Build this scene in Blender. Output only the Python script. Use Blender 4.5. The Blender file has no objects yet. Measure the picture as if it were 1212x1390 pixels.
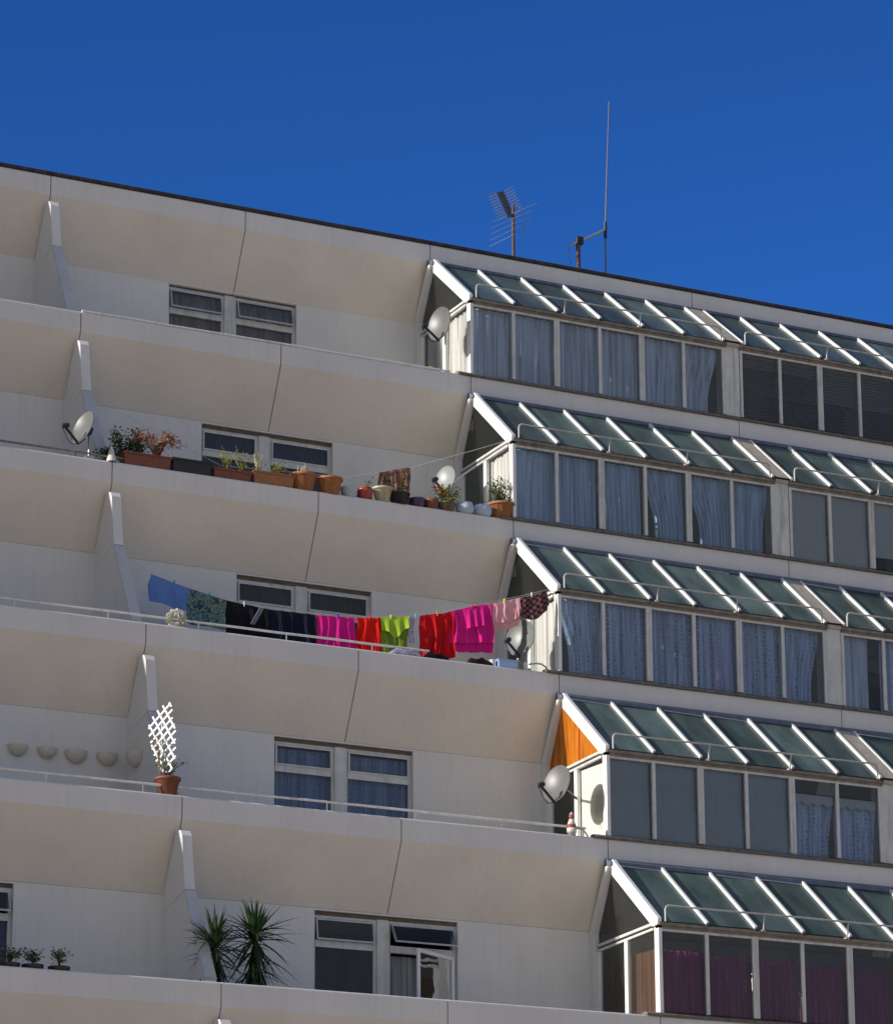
import bpy, math, random
from mathutils import Vector, Matrix
R = random.Random(11)
sc = bpy.context.scene
COL = sc.collection
rad = math.radians

# ------------------------------------------------------------------ camera
F_PX, YAW, PITCH, ROLL = 4985.0, .495152, .282110, -.004889
CAM = Vector((-27.4446, -51.3341, -21.6441))
def _axes():
    fw = Vector((math.sin(YAW)*math.cos(PITCH), math.cos(YAW)*math.cos(PITCH), math.sin(PITCH)))
    rt = Vector((math.cos(YAW), -math.sin(YAW), 0)); up = rt.cross(fw)
    c, s = math.cos(ROLL), math.sin(ROLL)
    return c*rt+s*up, c*up-s*rt, fw
RT, UP, FW = _axes()
def ray(px, py): return FW+RT*((px-606)/F_PX)-UP*((py-695)/F_PX)
D, H, A2 = 1.3689, 2.8, 6.874      # step back per storey, storey height, terrace length
GROUND = -23.3
def yk(k): return -k*D if k else .02
def zk(k): return -k*H if k else -.06
def at(px, py, k, y):
    """world point where the sight line meets the vertical plane y (storey frame k)"""
    d = ray(px, py); t = (yk(k)+y-CAM.y)/d.y
    return CAM+d*t
def atx(px, py, x):
    d = ray(px, py); return CAM+d*((x-CAM.x)/d.x)
def at2(px, py, P, Q):
    """point on the vertical plane through P and Q"""
    n = Vector((Q.y-P.y, P.x-Q.x, 0)); d = ray(px, py)
    return CAM+d*(n.dot(P-CAM)/n.dot(d))
def fr(k, x, y, z): return Vector((x, yk(k)+y, zk(k)+z))

# ------------------------------------------------------------------ materials
MATS = {}
def nodes(name):
    m = bpy.data.materials.new(name); m.use_nodes = True
    nt = m.node_tree; b = nt.nodes['Principled BSDF']
    return m, nt, b
def mat(name, col, rough=.6, var=.12, scale=6., bump=0., metal=0., streak=0., streakcol=None, spec=.5, stretch=(1, 1, 1), trans=0., sub=None):
    m, nt, b = nodes(name)
    N, L = nt.nodes, nt.links
    tc = N.new('ShaderNodeTexCoord'); mp = N.new('ShaderNodeMapping'); mp.inputs['Scale'].default_value = stretch
    L.new(tc.outputs['Object'], mp.inputs['Vector'])
    nz = N.new('ShaderNodeTexNoise'); nz.inputs['Scale'].default_value = scale; nz.inputs['Detail'].default_value = 6
    L.new(mp.outputs[0], nz.inputs['Vector'])
    rp = N.new('ShaderNodeValToRGB')
    rp.color_ramp.elements[0].position = .3; rp.color_ramp.elements[1].position = .72
    lo = [c*(1-var) for c in col]; hi = [min(1, c*(1+var)) for c in col]
    rp.color_ramp.elements[0].color = (*lo, 1); rp.color_ramp.elements[1].color = (*hi, 1)
    L.new(nz.outputs['Fac'], rp.inputs['Fac'])
    out = rp.outputs['Color']
    if streak:
        m2 = N.new('ShaderNodeMapping'); m2.inputs['Scale'].default_value = (7, 7, .5)
        L.new(tc.outputs['Object'], m2.inputs['Vector'])
        n2 = N.new('ShaderNodeTexNoise'); n2.inputs['Scale'].default_value = 1.6; n2.inputs['Detail'].default_value = 8; n2.inputs['Roughness'].default_value = .65
        L.new(m2.outputs[0], n2.inputs['Vector'])
        r2 = N.new('ShaderNodeValToRGB'); r2.color_ramp.elements[0].position = .5; r2.color_ramp.elements[1].position = .78
        r2.color_ramp.elements[0].color = (0, 0, 0, 1); r2.color_ramp.elements[1].color = (streak,)*3+(1,)
        L.new(n2.outputs['Fac'], r2.inputs['Fac'])
        mx = N.new('ShaderNodeMix'); mx.data_type = 'RGBA'
        L.new(r2.outputs['Color'], mx.inputs['Factor']); L.new(out, mx.inputs['A'])
        mx.inputs['B'].default_value = (*(streakcol or [c*.45 for c in col]), 1)
        out = mx.outputs['Result']
    L.new(out, b.inputs['Base Color'])
    b.inputs['Roughness'].default_value = rough; b.inputs['Metallic'].default_value = metal
    b.inputs['Specular IOR Level'].default_value = spec
    if bump:
        bp = N.new('ShaderNodeBump'); bp.inputs['Strength'].default_value = bump; bp.inputs['Distance'].default_value = .02
        nb = N.new('ShaderNodeTexNoise'); nb.inputs['Scale'].default_value = scale*8; nb.inputs['Detail'].default_value = 4
        L.new(mp.outputs[0], nb.inputs['Vector']); L.new(nb.outputs['Fac'], bp.inputs['Height'])
        L.new(bp.outputs[0], b.inputs['Normal'])
    if trans:
        o = N['Material Output']; tr = N.new('ShaderNodeBsdfTranslucent'); L.new(out, tr.inputs['Color'])
        ms = N.new('ShaderNodeMixShader'); ms.inputs[0].default_value = trans
        L.new(b.outputs[0], ms.inputs[1]); L.new(tr.outputs[0], ms.inputs[2]); L.new(ms.outputs[0], o.inputs['Surface'])
    MATS[name] = m; return m
def glass(name, tint, dirt=.06, rough=.02, dirtcol=(.5, .52, .5), ior=1.5, wave=.0, dscale=1.2):
    m, nt, b = nodes(name); N, L = nt.nodes, nt.links
    o = N['Material Output']; N.remove(b)
    tr = N.new('ShaderNodeBsdfTransparent'); tr.inputs['Color'].default_value = (*tint, 1)
    gl = N.new('ShaderNodeBsdfGlossy'); gl.inputs['Roughness'].default_value = rough
    df = N.new('ShaderNodeBsdfDiffuse'); df.inputs['Color'].default_value = (*dirtcol, 1)
    tc = N.new('ShaderNodeTexCoord'); nz = N.new('ShaderNodeTexNoise'); nz.inputs['Scale'].default_value = dscale; nz.inputs['Detail'].default_value = 8
    mp = N.new('ShaderNodeMapping'); mp.inputs['Scale'].default_value = (2.2, 1, .8)
    L.new(tc.outputs['Object'], mp.inputs[0]); L.new(mp.outputs[0], nz.inputs['Vector'])
    rg = N.new('ShaderNodeMapRange'); rg.inputs['From Min'].default_value = .35; rg.inputs['From Max'].default_value = .75
    rg.inputs['To Min'].default_value = dirt*.65; rg.inputs['To Max'].default_value = dirt*1.4
    L.new(nz.outputs['Fac'], rg.inputs['Value'])
    oi = N.new('ShaderNodeObjectInfo'); rr_ = N.new('ShaderNodeMapRange'); rr_.inputs['To Min'].default_value = .7; rr_.inputs['To Max'].default_value = 1.3
    L.new(oi.outputs['Random'], rr_.inputs['Value']); mm = N.new('ShaderNodeMath'); mm.operation = 'MULTIPLY'; L.new(rg.outputs[0], mm.inputs[0]); L.new(rr_.outputs[0], mm.inputs[1])
    fz = N.new('ShaderNodeFresnel'); fz.inputs['IOR'].default_value = ior
    if wave:
        n2 = N.new('ShaderNodeTexNoise'); n2.inputs['Scale'].default_value = 2.5; L.new(tc.outputs['Object'], n2.inputs['Vector'])
        bp = N.new('ShaderNodeBump'); bp.inputs['Strength'].default_value = wave; bp.inputs['Distance'].default_value = .02
        L.new(n2.outputs['Fac'], bp.inputs['Height']); L.new(bp.outputs[0], gl.inputs['Normal'])
    m1 = N.new('ShaderNodeMixShader'); m2 = N.new('ShaderNodeMixShader')
    L.new(mm.outputs[0], m1.inputs[0]); L.new(tr.outputs[0], m1.inputs[1]); L.new(df.outputs[0], m1.inputs[2])
    L.new(fz.outputs[0], m2.inputs[0]); L.new(m1.outputs[0], m2.inputs[1]); L.new(gl.outputs[0], m2.inputs[2])
    L.new(m2.outputs[0], o.inputs['Surface']); MATS[name] = m; return m
def sheer(name, col, opac=.8, trans=.45, lace=0., lacescale=9., rough=.9, band=0.):
    """curtain cloth: diffuse + translucent, partly see-through, optional lace holes in vertical bands"""
    m, nt, b = nodes(name); N, L = nt.nodes, nt.links; o = N['Material Output']; N.remove(b)
    df = N.new('ShaderNodeBsdfDiffuse'); tl = N.new('ShaderNodeBsdfTranslucent'); tp = N.new('ShaderNodeBsdfTransparent')
    df.inputs['Color'].default_value = (*col, 1); tl.inputs['Color'].default_value = (*col, 1)
    a = N.new('ShaderNodeMixShader'); a.inputs[0].default_value = trans
    L.new(df.outputs[0], a.inputs[1]); L.new(tl.outputs[0], a.inputs[2])
    c = N.new('ShaderNodeMixShader'); L.new(tp.outputs[0], c.inputs[1]); L.new(a.outputs[0], c.inputs[2])
    tc = N.new('ShaderNodeTexCoord')
    nz = N.new('ShaderNodeTexNoise'); nz.inputs['Scale'].default_value = 40; L.new(tc.outputs['Object'], nz.inputs['Vector'])
    fac = N.new('ShaderNodeMapRange'); fac.inputs['To Min'].default_value = opac-.08; fac.inputs['To Max'].default_value = min(1, opac+.08)
    L.new(nz.outputs['Fac'], fac.inputs['Value']); res = fac.outputs[0]
    mq = N.new('ShaderNodeMapping'); mq.inputs['Scale'].default_value = (14, 14, .35); L.new(tc.outputs['Object'], mq.inputs[0])
    nq = N.new('ShaderNodeTexNoise'); nq.inputs['Scale'].default_value = 1.3; nq.inputs['Detail'].default_value = 4; L.new(mq.outputs[0], nq.inputs['Vector'])
    rq = N.new('ShaderNodeMapRange'); rq.inputs['From Min'].default_value = .32; rq.inputs['From Max'].default_value = .62; rq.inputs['To Min'].default_value = .50; rq.inputs['To Max'].default_value = 1.06
    L.new(nq.outputs['Fac'], rq.inputs['Value']); mu0 = N.new('ShaderNodeMath'); mu0.operation = 'MULTIPLY'; mu0.use_clamp = True
    L.new(res, mu0.inputs[0]); L.new(rq.outputs[0], mu0.inputs[1]); res = mu0.outputs[0]
    if lace:
        mp = N.new('ShaderNodeMapping'); mp.inputs['Scale'].default_value = (lacescale*1.5, .01, lacescale)
        L.new(tc.outputs['Object'], mp.inputs[0])
        vo = N.new('ShaderNodeTexVoronoi'); vo.inputs['Scale'].default_value = 1.6; vo.inputs['Randomness'].default_value = .35; L.new(mp.outputs[0], vo.inputs['Vector'])
        wv = N.new('ShaderNodeTexWave'); wv.bands_direction = 'X'; wv.inputs['Scale'].default_value = 2.6; wv.inputs['Distortion'].default_value = .4
        L.new(tc.outputs['Object'], wv.inputs['Vector'])
        lt = N.new('ShaderNodeMath'); lt.operation = 'LESS_THAN'; lt.inputs[1].default_value = .36; L.new(vo.outputs['Distance'], lt.inputs[0])
        g = N.new('ShaderNodeMath'); g.operation = 'GREATER_THAN'; g.inputs[1].default_value = .45; L.new(wv.outputs['Fac'], g.inputs[0])
        mu = N.new('ShaderNodeMath'); mu.operation = 'MULTIPLY'; L.new(lt.outputs[0], mu.inputs[0]); L.new(g.outputs[0], mu.inputs[1])
        m3 = N.new('ShaderNodeMath'); m3.operation = 'MULTIPLY'; m3.inputs[1].default_value = lace; L.new(mu.outputs[0], m3.inputs[0])
        sb = N.new('ShaderNodeMath'); sb.operation = 'SUBTRACT'; sb.use_clamp = True; L.new(res, sb.inputs[0]); L.new(m3.outputs[0], sb.inputs[1]); res = sb.outputs[0]
    L.new(res, c.inputs[0]); L.new(c.outputs[0], o.inputs['Surface']); MATS[name] = m; return m
def cloth(name, cols, scale=8., kind='noise', rough=.85, trans=.12):
    """dyed fabric; kind noise = blotched print, check = tartan, plain = one dye"""
    m, nt, b = nodes(name); N, L = nt.nodes, nt.links; o = N['Material Output']
    tc = N.new('ShaderNodeTexCoord')
    if kind == 'check':
        ck = N.new('ShaderNodeTexChecker'); ck.inputs['Scale'].default_value = scale; L.new(tc.outputs['UV'], ck.inputs['Vector'])
        ck.inputs['Color1'].default_value = (*cols[0], 1); ck.inputs['Color2'].default_value = (*cols[1], 1); out = ck.outputs['Color']
    else:
        nz = N.new('ShaderNodeTexNoise'); nz.inputs['Scale'].default_value = scale; nz.inputs['Detail'].default_value = 3 if kind == 'noise' else 2
        if kind == 'noise': nz.inputs['Distortion'].default_value = 1.5
        L.new(tc.outputs['Object'], nz.inputs['Vector'])
        rp = N.new('ShaderNodeValToRGB'); e = rp.color_ramp.elements
        if kind == 'noise':
            rp.color_ramp.interpolation = 'CONSTANT'; e[0].position = 0; e[0].color = (*cols[0], 1); e[1].position = .45; e[1].color = (*cols[1], 1)
            for i, c in enumerate(cols[2:]):
                q = e.new(.53+.08*i); q.color = (*c, 1)
        else:
            c = cols[0]; e[0].position = .3; e[1].position = .7; e[0].color = (*[v*.88 for v in c], 1); e[1].color = (*[min(1, v*1.1) for v in c], 1)
        L.new(nz.outputs['Fac'], rp.inputs['Fac']); out = rp.outputs['Color']
    L.new(out, b.inputs['Base Color']); b.inputs['Roughness'].default_value = rough; b.inputs['Specular IOR Level'].default_value = .2
    tr = N.new('ShaderNodeBsdfTranslucent'); L.new(out, tr.inputs['Color'])
    ms = N.new('ShaderNodeMixShader'); ms.inputs[0].default_value = trans
    L.new(b.outputs[0], ms.inputs[1]); L.new(tr.outputs[0], ms.inputs[2]); L.new(ms.outputs[0], o.inputs['Surface'])
    wv = N.new('ShaderNodeTexNoise'); wv.inputs['Scale'].default_value = 60; L.new(tc.outputs['Object'], wv.inputs['Vector'])
    bp = N.new('ShaderNodeBump'); bp.inputs['Strength'].default_value = .15; bp.inputs['Distance'].default_value = .01
    L.new(wv.outputs['Fac'], bp.inputs['Height']); L.new(bp.outputs[0], b.inputs['Normal'])
    MATS[name] = m; return m

concrete = mat('painted_concrete', (.68, .665, .635), .75, .05, 1.1, .12, streak=.2, streakcol=(.40, .36, .31))
cream = mat('soffit_bounce_tint', (.69, .645, .56), .75, .05, 1.1, .12, streak=.16, streakcol=(.42, .35, .27))  # facade paint warmed: ground bounce light put into the soffit colour
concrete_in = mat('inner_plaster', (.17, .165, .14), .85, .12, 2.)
joint_m = mat('joint_mastic', (.30, .26, .21), .9, .2)
white = mat('white_paint', (.80, .80, .78), .38, .05, 5., streak=.22, streakcol=(.42, .36, .28))
trimw = mat('worn_frame_paint', (.60, .60, .57), .5, .10, 7., streak=.55, streakcol=(.2, .165, .12))
pillar_m = mat('mossy_paint', (.60, .61, .57), .7, .12, 4., .2, streak=.75, streakcol=(.17, .16, .11))
gutter_m = mat('dirty_gutter', (.21, .185, .145), .6, .3, 9., streak=.6, streakcol=(.06, .05, .04))
sill_m = mat('grimy_sill', (.15, .135, .11), .7, .35, 10., .2)
lead = mat('lead_flashing', (.095, .115, .17), .5, .3, 6., .2, streak=.3, streakcol=(.2, .22, .26))
felt = mat('roof_felt', (.035, .033, .034), .85, .5, 5., .3, streak=.5, streakcol=(.14, .12, .11))
beigeb = mat('beige_flashing', (.42, .37, .30), .7, .15, 8., streak=.5)
brown = mat('old_wood_head', (.14, .105, .07), .75, .3, 8., streak=.6, streakcol=(.04, .03, .02))
glazerail = mat('aged_rail_paint', (.44, .43, .40), .5, .15, 12., streak=.5, streakcol=(.15, .11, .08))
railm = mat('handrail_paint', (.74, .73, .70), .45, .1, 12., streak=.5, streakcol=(.2, .15, .11))
bluegal = mat('grey_gloss_paint', (.52, .52, .52), .3, .08, 3., streak=.2, spec=.6)
galv = mat('galvanised_steel', (.42, .42, .42), .35, .15, 12., metal=.7)
whipm = mat('weathered_rod', (.16, .14, .14), .6, .2, 14.)
rust = mat('rusty_steel', (.10, .06, .045), .7, .3, 14.)
blackp = mat('black_plastic', (.015, .015, .017), .45, .2, 10.)
dishgrey = mat('dish_grey', (.135, .137, .135), .42, .07, 8., streak=.2)
dishlight = mat('dish_light', (.26, .27, .27), .4, .06, 8.)
dishdark = mat('dish_dark', (.15, .16, .155), .42, .07, 8.)
terra = mat('terracotta', (.33, .14, .055), .7, .18, 14., .1)
terrad = mat('dark_terracotta', (.19, .06, .03), .6, .2, 12., .1)
redpl = mat('red_glaze', (.34, .05, .03), .25, .12, 8.)
creamg = mat('cream_glaze', (.45, .42, .28), .25, .2, 10.)
purpg = mat('purple_glaze', (.05, .03, .09), .25, .2, 8.)
bluew = mat('blue_white_plastic', (.42, .50, .62), .3, .06, 6.)
ltblue = mat('light_blue_plastic', (.33, .45, .72), .35, .05, 6.)
ivory = mat('ivory_petals', (.55, .53, .45), .8, .15, 30.)
leafd = mat('dark_leaf', (.028, .06, .018), .5, .45, 20., trans=.25)
leafm = mat('fresh_leaf', (.085, .16, .035), .5, .4, 20., trans=.3)
leafy = mat('yellow_leaf', (.33, .33, .06), .55, .35, 20., trans=.3)
leafr = mat('red_leaf', (.34, .07, .035), .55, .4, 20., trans=.25)
leafc = mat('cream_leaf', (.50, .36, .20), .55, .3, 20., trans=.25)
yucm = mat('yucca_leaf', (.024, .055, .016), .45, .35, 10., trans=.2)
stemm = mat('woody_stem', (.12, .08, .05), .8, .3, 20.)
straw = mat('dry_stalk', (.55, .47, .30), .8, .2, 20.)
petalr = mat('red_petals', (.65, .06, .02), .6, .2, 20., trans=.2)
petaly = mat('yellow_petals', (.70, .62, .06), .6, .2, 20., trans=.2)
petalp = mat('pink_petals', (.65, .12, .25), .6, .2, 20., trans=.2)
petalo = mat('orange_petals', (.8, .22, .05), .6, .2, 20., trans=.2)
soil = mat('potting_soil', (.04, .028, .02), .95, .3, 30.)
yellowp = mat('yellow_plastic', (.72, .50, .05), .5, .1, 10.)
ropem = mat('white_line', (.60, .60, .58), .6, .1, 20.)
paving = mat('paving', (.66, .51, .34), .85, .15, .6, .2)
asph = mat('asphalt', (.055, .055, .055), .9, .2, 2., .3)
opaq = mat('amber_panel', (.74, .21, .012), .35, .5, 2.2, trans=.3, streak=.8, streakcol=(.28, .06, .008), stretch=(1, 3, .6))
board = mat('white_board', (.76, .76, .72), .5, .04, 6.)
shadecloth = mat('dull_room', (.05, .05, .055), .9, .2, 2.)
potsnow = mat('white_ceramic', (.62, .60, .55), .35, .06, 9.)
wl = mat('beige_bowl', (.62, .57, .48), .6, .12, 9., .1)

g_roof = glass('green_wired_glass', (.46, .60, .57), .50, .26, (.175, .25, .235), wave=.1, ior=1.26)
g_front = glass('front_glass', (.92, .94, .95), .03, .02, wave=.25)
g_end = glass('end_glass', (.93, .93, .90), .035, .03)
g_win = glass('window_glass', (.75, .78, .82), .03, .02, wave=.2)
g_jar = glass('jar_glass', (.85, .9, .95), .25, .05, (.6, .66, .75))

# ------------------------------------------------------------------ mesh builder
class MB:
    def __init__(s): s.v = []; s.f = []; s.sm = []; s.uv = {}; s.mi = []; s.cur = 0
    def add(s, vs, fs, smooth=False):
        o = len(s.v); s.v += [Vector(p) for p in vs]
        for f in fs: s.f.append([i+o for i in f]); s.sm.append(smooth); s.mi.append(s.cur)
        return o
    def box(s, a, b):
        x0, x1 = sorted((a[0], b[0])); y0, y1 = sorted((a[1], b[1])); z0, z1 = sorted((a[2], b[2]))
        s.add([(x0, y0, z0), (x1, y0, z0), (x1, y1, z0), (x0, y1, z0), (x0, y0, z1), (x1, y0, z1), (x1, y1, z1), (x0, y1, z1)],
              [(0, 3, 2, 1), (4, 5, 6, 7), (0, 1, 5, 4), (1, 2, 6, 5), (2, 3, 7, 6), (3, 0, 4, 7)]); return s
    def prism(s, poly, x0, x1, oy=0, oz=0):
        """poly: (y,z) outline extruded along x"""
        n = len(poly); vs = [(x0, y+oy, z+oz) for y, z in poly]+[(x1, y+oy, z+oz) for y, z in poly]
        ar = sum(poly[i][0]*poly[(i+1) % n][1]-poly[(i+1) % n][0]*poly[i][1] for i in range(n))
        fs = []
        A = list(range(n)); B = list(range(n, 2*n))
        if ar > 0: fs.append(A[::-1]); fs.append(B); fs += [(i, (i+1) % n, n+(i+1) % n, n+i) for i in range(n)]
        else: fs.append(A); fs.append(B[::-1]); fs += [((i+1) % n, i, n+i, n+(i+1) % n) for i in range(n)]
        s.add(vs, fs); return s
    def bar(s, p, q, w, h, upv=(0, 0, 1)):
        p, q = Vector(p), Vector(q); d = (q-p).normalized(); u = Vector(upv); sd = d.cross(u).normalized(); u = sd.cross(d).normalized()
        vs = []
        for c in (p, q):
            for a, b in ((-1, -1), (1, -1), (1, 1), (-1, 1)): vs.append(c+sd*(a*w/2)+u*(b*h/2))
        s.add(vs, [(3, 2, 1, 0), (4, 5, 6, 7), (0, 1, 5, 4), (1, 2, 6, 5), (2, 3, 7, 6), (3, 0, 4, 7)]); return s
    def tube(s, pts, r, n=8, caps=True):
        pts = [Vector(p) for p in pts]; rr = r if isinstance(r, (list, tuple)) else [r]*len(pts); vs = []; fs = []
        pd = None
        for i, p in enumerate(pts):
            d = (pts[min(i+1, len(pts)-1)]-pts[max(i-1, 0)]).normalized()
            if pd is None:
                a = Vector((0, 0, 1)) if abs(d.z) < .9 else Vector((1, 0, 0)); u = d.cross(a).normalized()
            else: u = (u-d*u.dot(d)).normalized()
            w = d.cross(u); pd = d
            for j in range(n):
                t = 2*math.pi*j/n; vs.append(p+(u*math.cos(t)+w*math.sin(t))*rr[i])
        for i in range(len(pts)-1):
            for j in range(n):
                a, b = i*n+j, i*n+(j+1) % n; fs.append((a, b, b+n, a+n))
        s.add(vs, fs, True)
        if caps: s.add(vs[:n], [list(range(n))[::-1]]); s.add(vs[-n:], [list(range(n))])
        return s
    def lathe(s, prof, c, n=24, ax=(0, 0, 1), sx=1., smooth=True):
        """prof: (radius, height) along axis ax from c"""
        ax = Vector(ax).normalized(); a = Vector((1, 0, 0)) if abs(ax.x) < .9 else Vector((0, 1, 0))
        u = (a-ax*a.dot(ax)).normalized(); w = ax.cross(u); c = Vector(c); vs = []; fs = []
        for r, h in prof:
            for j in range(n):
                t = 2*math.pi*j/n; vs.append(c+ax*h+(u*math.cos(t)*sx+w*math.sin(t))*max(r, 1e-4))
        for i in range(len(prof)-1):
            for j in range(n):
                a_, b_ = i*n+j, i*n+(j+1) % n; fs.append((a_, b_, b_+n, a_+n))
        s.add(vs, fs, smooth); return s
    def build(s, name, m, parent=None, org=None, ms=None):
        me = bpy.data.meshes.new(name)
        o0 = Vector(org) if org is not None else (parent_world(parent) if parent else Vector((0, 0, 0)))
        me.from_pydata([tuple(p-o0) for p in s.v], [], s.f)
        for i, p in enumerate(me.polygons): p.use_smooth = s.sm[i]; p.material_index = s.mi[i]
        for q in ([m] if not ms else ms): me.materials.append(q)
        if s.uv:
            l = me.uv_layers.new(name='UVMap')
            for lp in me.loops: l.data[lp.index].uv = s.uv.get(lp.vertex_index, (0, 0))
        me.update()
        ob = bpy.data.objects.new(name, me); COL.objects.link(ob)
        if parent: ob.parent = parent; ob.location = o0-parent_world(parent); 
        else: ob.location = o0
        WL[ob] = o0
        return ob
WL = {}
def parent_world(o): return WL[o]
def tag(o, label=None, cat=None, group=None, kind=None):
    if label: o['label'] = label
    if cat: o['category'] = cat
    if group: o['group'] = group
    if kind: o['kind'] = kind
    return o
def thing(name, loc, label, cat, group=None):
    o = bpy.data.objects.new(name, None); o.empty_display_size = .1; COL.objects.link(o); o.location = loc; WL[o] = Vector(loc)
    return tag(o, label, cat, group)

# ------------------------------------------------------------------ ground
g = MB(); g.add([(-900, -900, GROUND), (900, -900, GROUND), (900, 900, GROUND), (-900, 900, GROUND)], [(0, 1, 2, 3)])
tag(g.build('ground', paving), kind='structure')
g = MB(); g.add([(-300, -46, GROUND+.004), (300, -46, GROUND+.004), (300, -39, GROUND+.004), (-300, -39, GROUND+.004)], [(0, 1, 2, 3)])
tag(g.build('road', asph), kind='structure')
g = MB(); g.box((-300, -39, GROUND-.1), (300, -38.8, GROUND+.13)); g.box((-300, -46.2, GROUND-.1), (300, -46, GROUND+.13))
tag(g.build('kerb', paving), kind='structure')

# ------------------------------------------------------------------ the building
B = thing('apartment_building', (0, 0, GROUND), 'long white stepped apartment block with open terraces and glazed bays', 'building')
KMAX = 7
XL, XR = -20.62, 17.4
TERR = [(-20.62, -13.748), (-13.748, -6.874), (-6.874, 0.), (10.5, 17.374)]
WGX = [0., 5.24]
def section(h, thick=.3, back=4.0, inset=0.):
    i = inset
    top = [(thick-i, -i)]
    if not inset:
        c = .034; top += [(c, 0)]+[(c-c*math.sin(t), -c+c*math.cos(t)) for t in (rad(22), rad(45), rad(68))]+[(0, -c)]
    else: top += [(i, -i)]
    return top+[(i, -h+i*.4), (.44+i, -1.33+i), (back, -1.33+i), (back, -.95-i), (.52+i*1.2, -.95-i), (thick-i, -.42)]
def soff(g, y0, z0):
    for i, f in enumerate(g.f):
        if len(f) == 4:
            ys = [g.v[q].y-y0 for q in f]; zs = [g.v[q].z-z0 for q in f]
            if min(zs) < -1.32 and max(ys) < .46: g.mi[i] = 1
for k in range(0, KMAX+1):
    y0, z0 = yk(k), zk(k)
    g = MB()
    for j0, j1 in [(x0+a, x0+a+3.437) for x0, _ in TERR for a in (0, 3.437)]:
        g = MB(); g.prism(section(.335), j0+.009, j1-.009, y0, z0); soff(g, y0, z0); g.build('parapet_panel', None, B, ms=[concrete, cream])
    for w0, w1 in ((0., 5.19), (5.19, 10.5)):
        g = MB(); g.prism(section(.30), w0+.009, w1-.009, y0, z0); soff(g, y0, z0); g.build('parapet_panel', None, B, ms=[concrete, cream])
    g = MB(); g.prism(section(.31, inset=.028), XL+.01, XR-.05, y0, z0); g.build('slab_core', joint_m, B)
    if k == 0:
        g = MB(); g.prism([(-.02, .004), (-.02, .05), (.0, .066), (4.2, .066), (4.2, .004)], XL, XR, y0, z0); g.build('roof_edge', felt, B)
# back wall of every storey (frame k, k>=1), window openings
OPEN = (-4.60, -2.29, -.3, 1.44)
def wall_piece(g, k, xa, xb, za, zb, ya=1.81, t=.24): g.box((xa, yk(k)+ya, zk(k)+za), (xb, yk(k)+ya+t, zk(k)+zb))
for k in range(1, KMAX+2):
    if k > KMAX: break
    zt = 1.466 if k > 1 else 1.42
    for (x0, x1) in TERR:
        g = MB(); wx = x0+A2
        a, b = wx+OPEN[0], wx+OPEN[1]
        if x0 < -18 or x0 > 5: g = MB(); wall_piece(g, k, x0, x1, -.948, zt)
        else:
            wall_piece(g, k, x0, a, -.948, zt); wall_piece(g, k, b, x1, -.948, zt)
            wall_piece(g, k, a, b, -.948, OPEN[2])
            g.box((a, yk(k)+1.81, zk(k)+OPEN[3]), (b, yk(k)+2.05, zk(k)+zt))
        g.build('terrace_wall', concrete, B)
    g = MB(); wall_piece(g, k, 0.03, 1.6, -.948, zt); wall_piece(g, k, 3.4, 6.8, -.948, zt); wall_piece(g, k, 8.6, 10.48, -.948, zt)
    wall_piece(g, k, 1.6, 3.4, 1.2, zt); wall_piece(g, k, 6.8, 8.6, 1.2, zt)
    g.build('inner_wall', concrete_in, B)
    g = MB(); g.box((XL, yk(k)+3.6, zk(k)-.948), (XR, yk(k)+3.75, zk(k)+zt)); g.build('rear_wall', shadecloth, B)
# inner faces of the sloping soffit inside the glazed bays (duller paint lining)
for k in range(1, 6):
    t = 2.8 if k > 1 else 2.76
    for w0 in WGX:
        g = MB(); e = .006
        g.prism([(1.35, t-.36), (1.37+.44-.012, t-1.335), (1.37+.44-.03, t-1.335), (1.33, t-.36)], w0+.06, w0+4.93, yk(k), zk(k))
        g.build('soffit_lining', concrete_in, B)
# dividing fins
FIN = [(1.28, 2.27), (1.20, 2.22), (1.13, 1.80), (1.06, 1.42), (.36, .13), (.31, -.95), (1.81, -.95), (1.81, 1.46)]
for k in range(1, KMAX+1):
    o = .0 if k > 1 else -.045
    for fx in (-13.748, -6.874, 10.5):
        g = MB(); up = [(1.06, 1.425), (1.13, 1.80), (1.19, 2.20+o), (1.25, 2.28+o), (1.40, 2.30+o), (1.809, 1.45+o), (1.809, 1.20)]
        lo = [(1.055, 1.41), (.36, .13), (.305, -.05), (.305, -.42), (.53, -.946), (1.809, -.946), (1.809, 1.19)]
        g.prism(up, fx-.075, fx+.075, yk(k), zk(k)); g.build('dividing_wall', concrete, B)
        g = MB(); g.prism(lo, fx-.08, fx+.08, yk(k), zk(k)); g.build('dividing_wall', concrete, B)
        g = MB(); g.prism([(1.045, 1.412), (.35, .128), (.32, .10), (.35, .06), (1.075, 1.40)], fx-.085, fx+.085, yk(k), zk(k)); g.build('fin_capping', bluegal, B)
    # slim edge wall between terrace and glazed bay
    st = [(1.24, 2.36+o), (1.33, 2.36+o), (1.808, 1.45), (1.808, -.946), (1.70, -.946), (1.70, 1.42), (1.30, 2.27+o)]
    g = MB(); g.prism(st, -.09, .02, yk(k), zk(k)); g.build('end_wall', concrete, B)
g = MB(); g.box((XL-.2, -.0, GROUND), (XL, 4.2, 0)); 
for k in range(1, KMAX+1): g.box((XL-.2, yk(k), GROUND), (XL, yk(k-1)-.001, zk(k)))
g.build('gable_wall', concrete, B)
g = MB(); g.box((XR+.0, -.0, GROUND), (XR+.2, 4.2, 0))
for k in range(1, KMAX+1): g.box((XR, yk(k), GROUND), (XR+.2, yk(k-1)-.001, zk(k)))
g.build('gable_wall', concrete, B)
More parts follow.
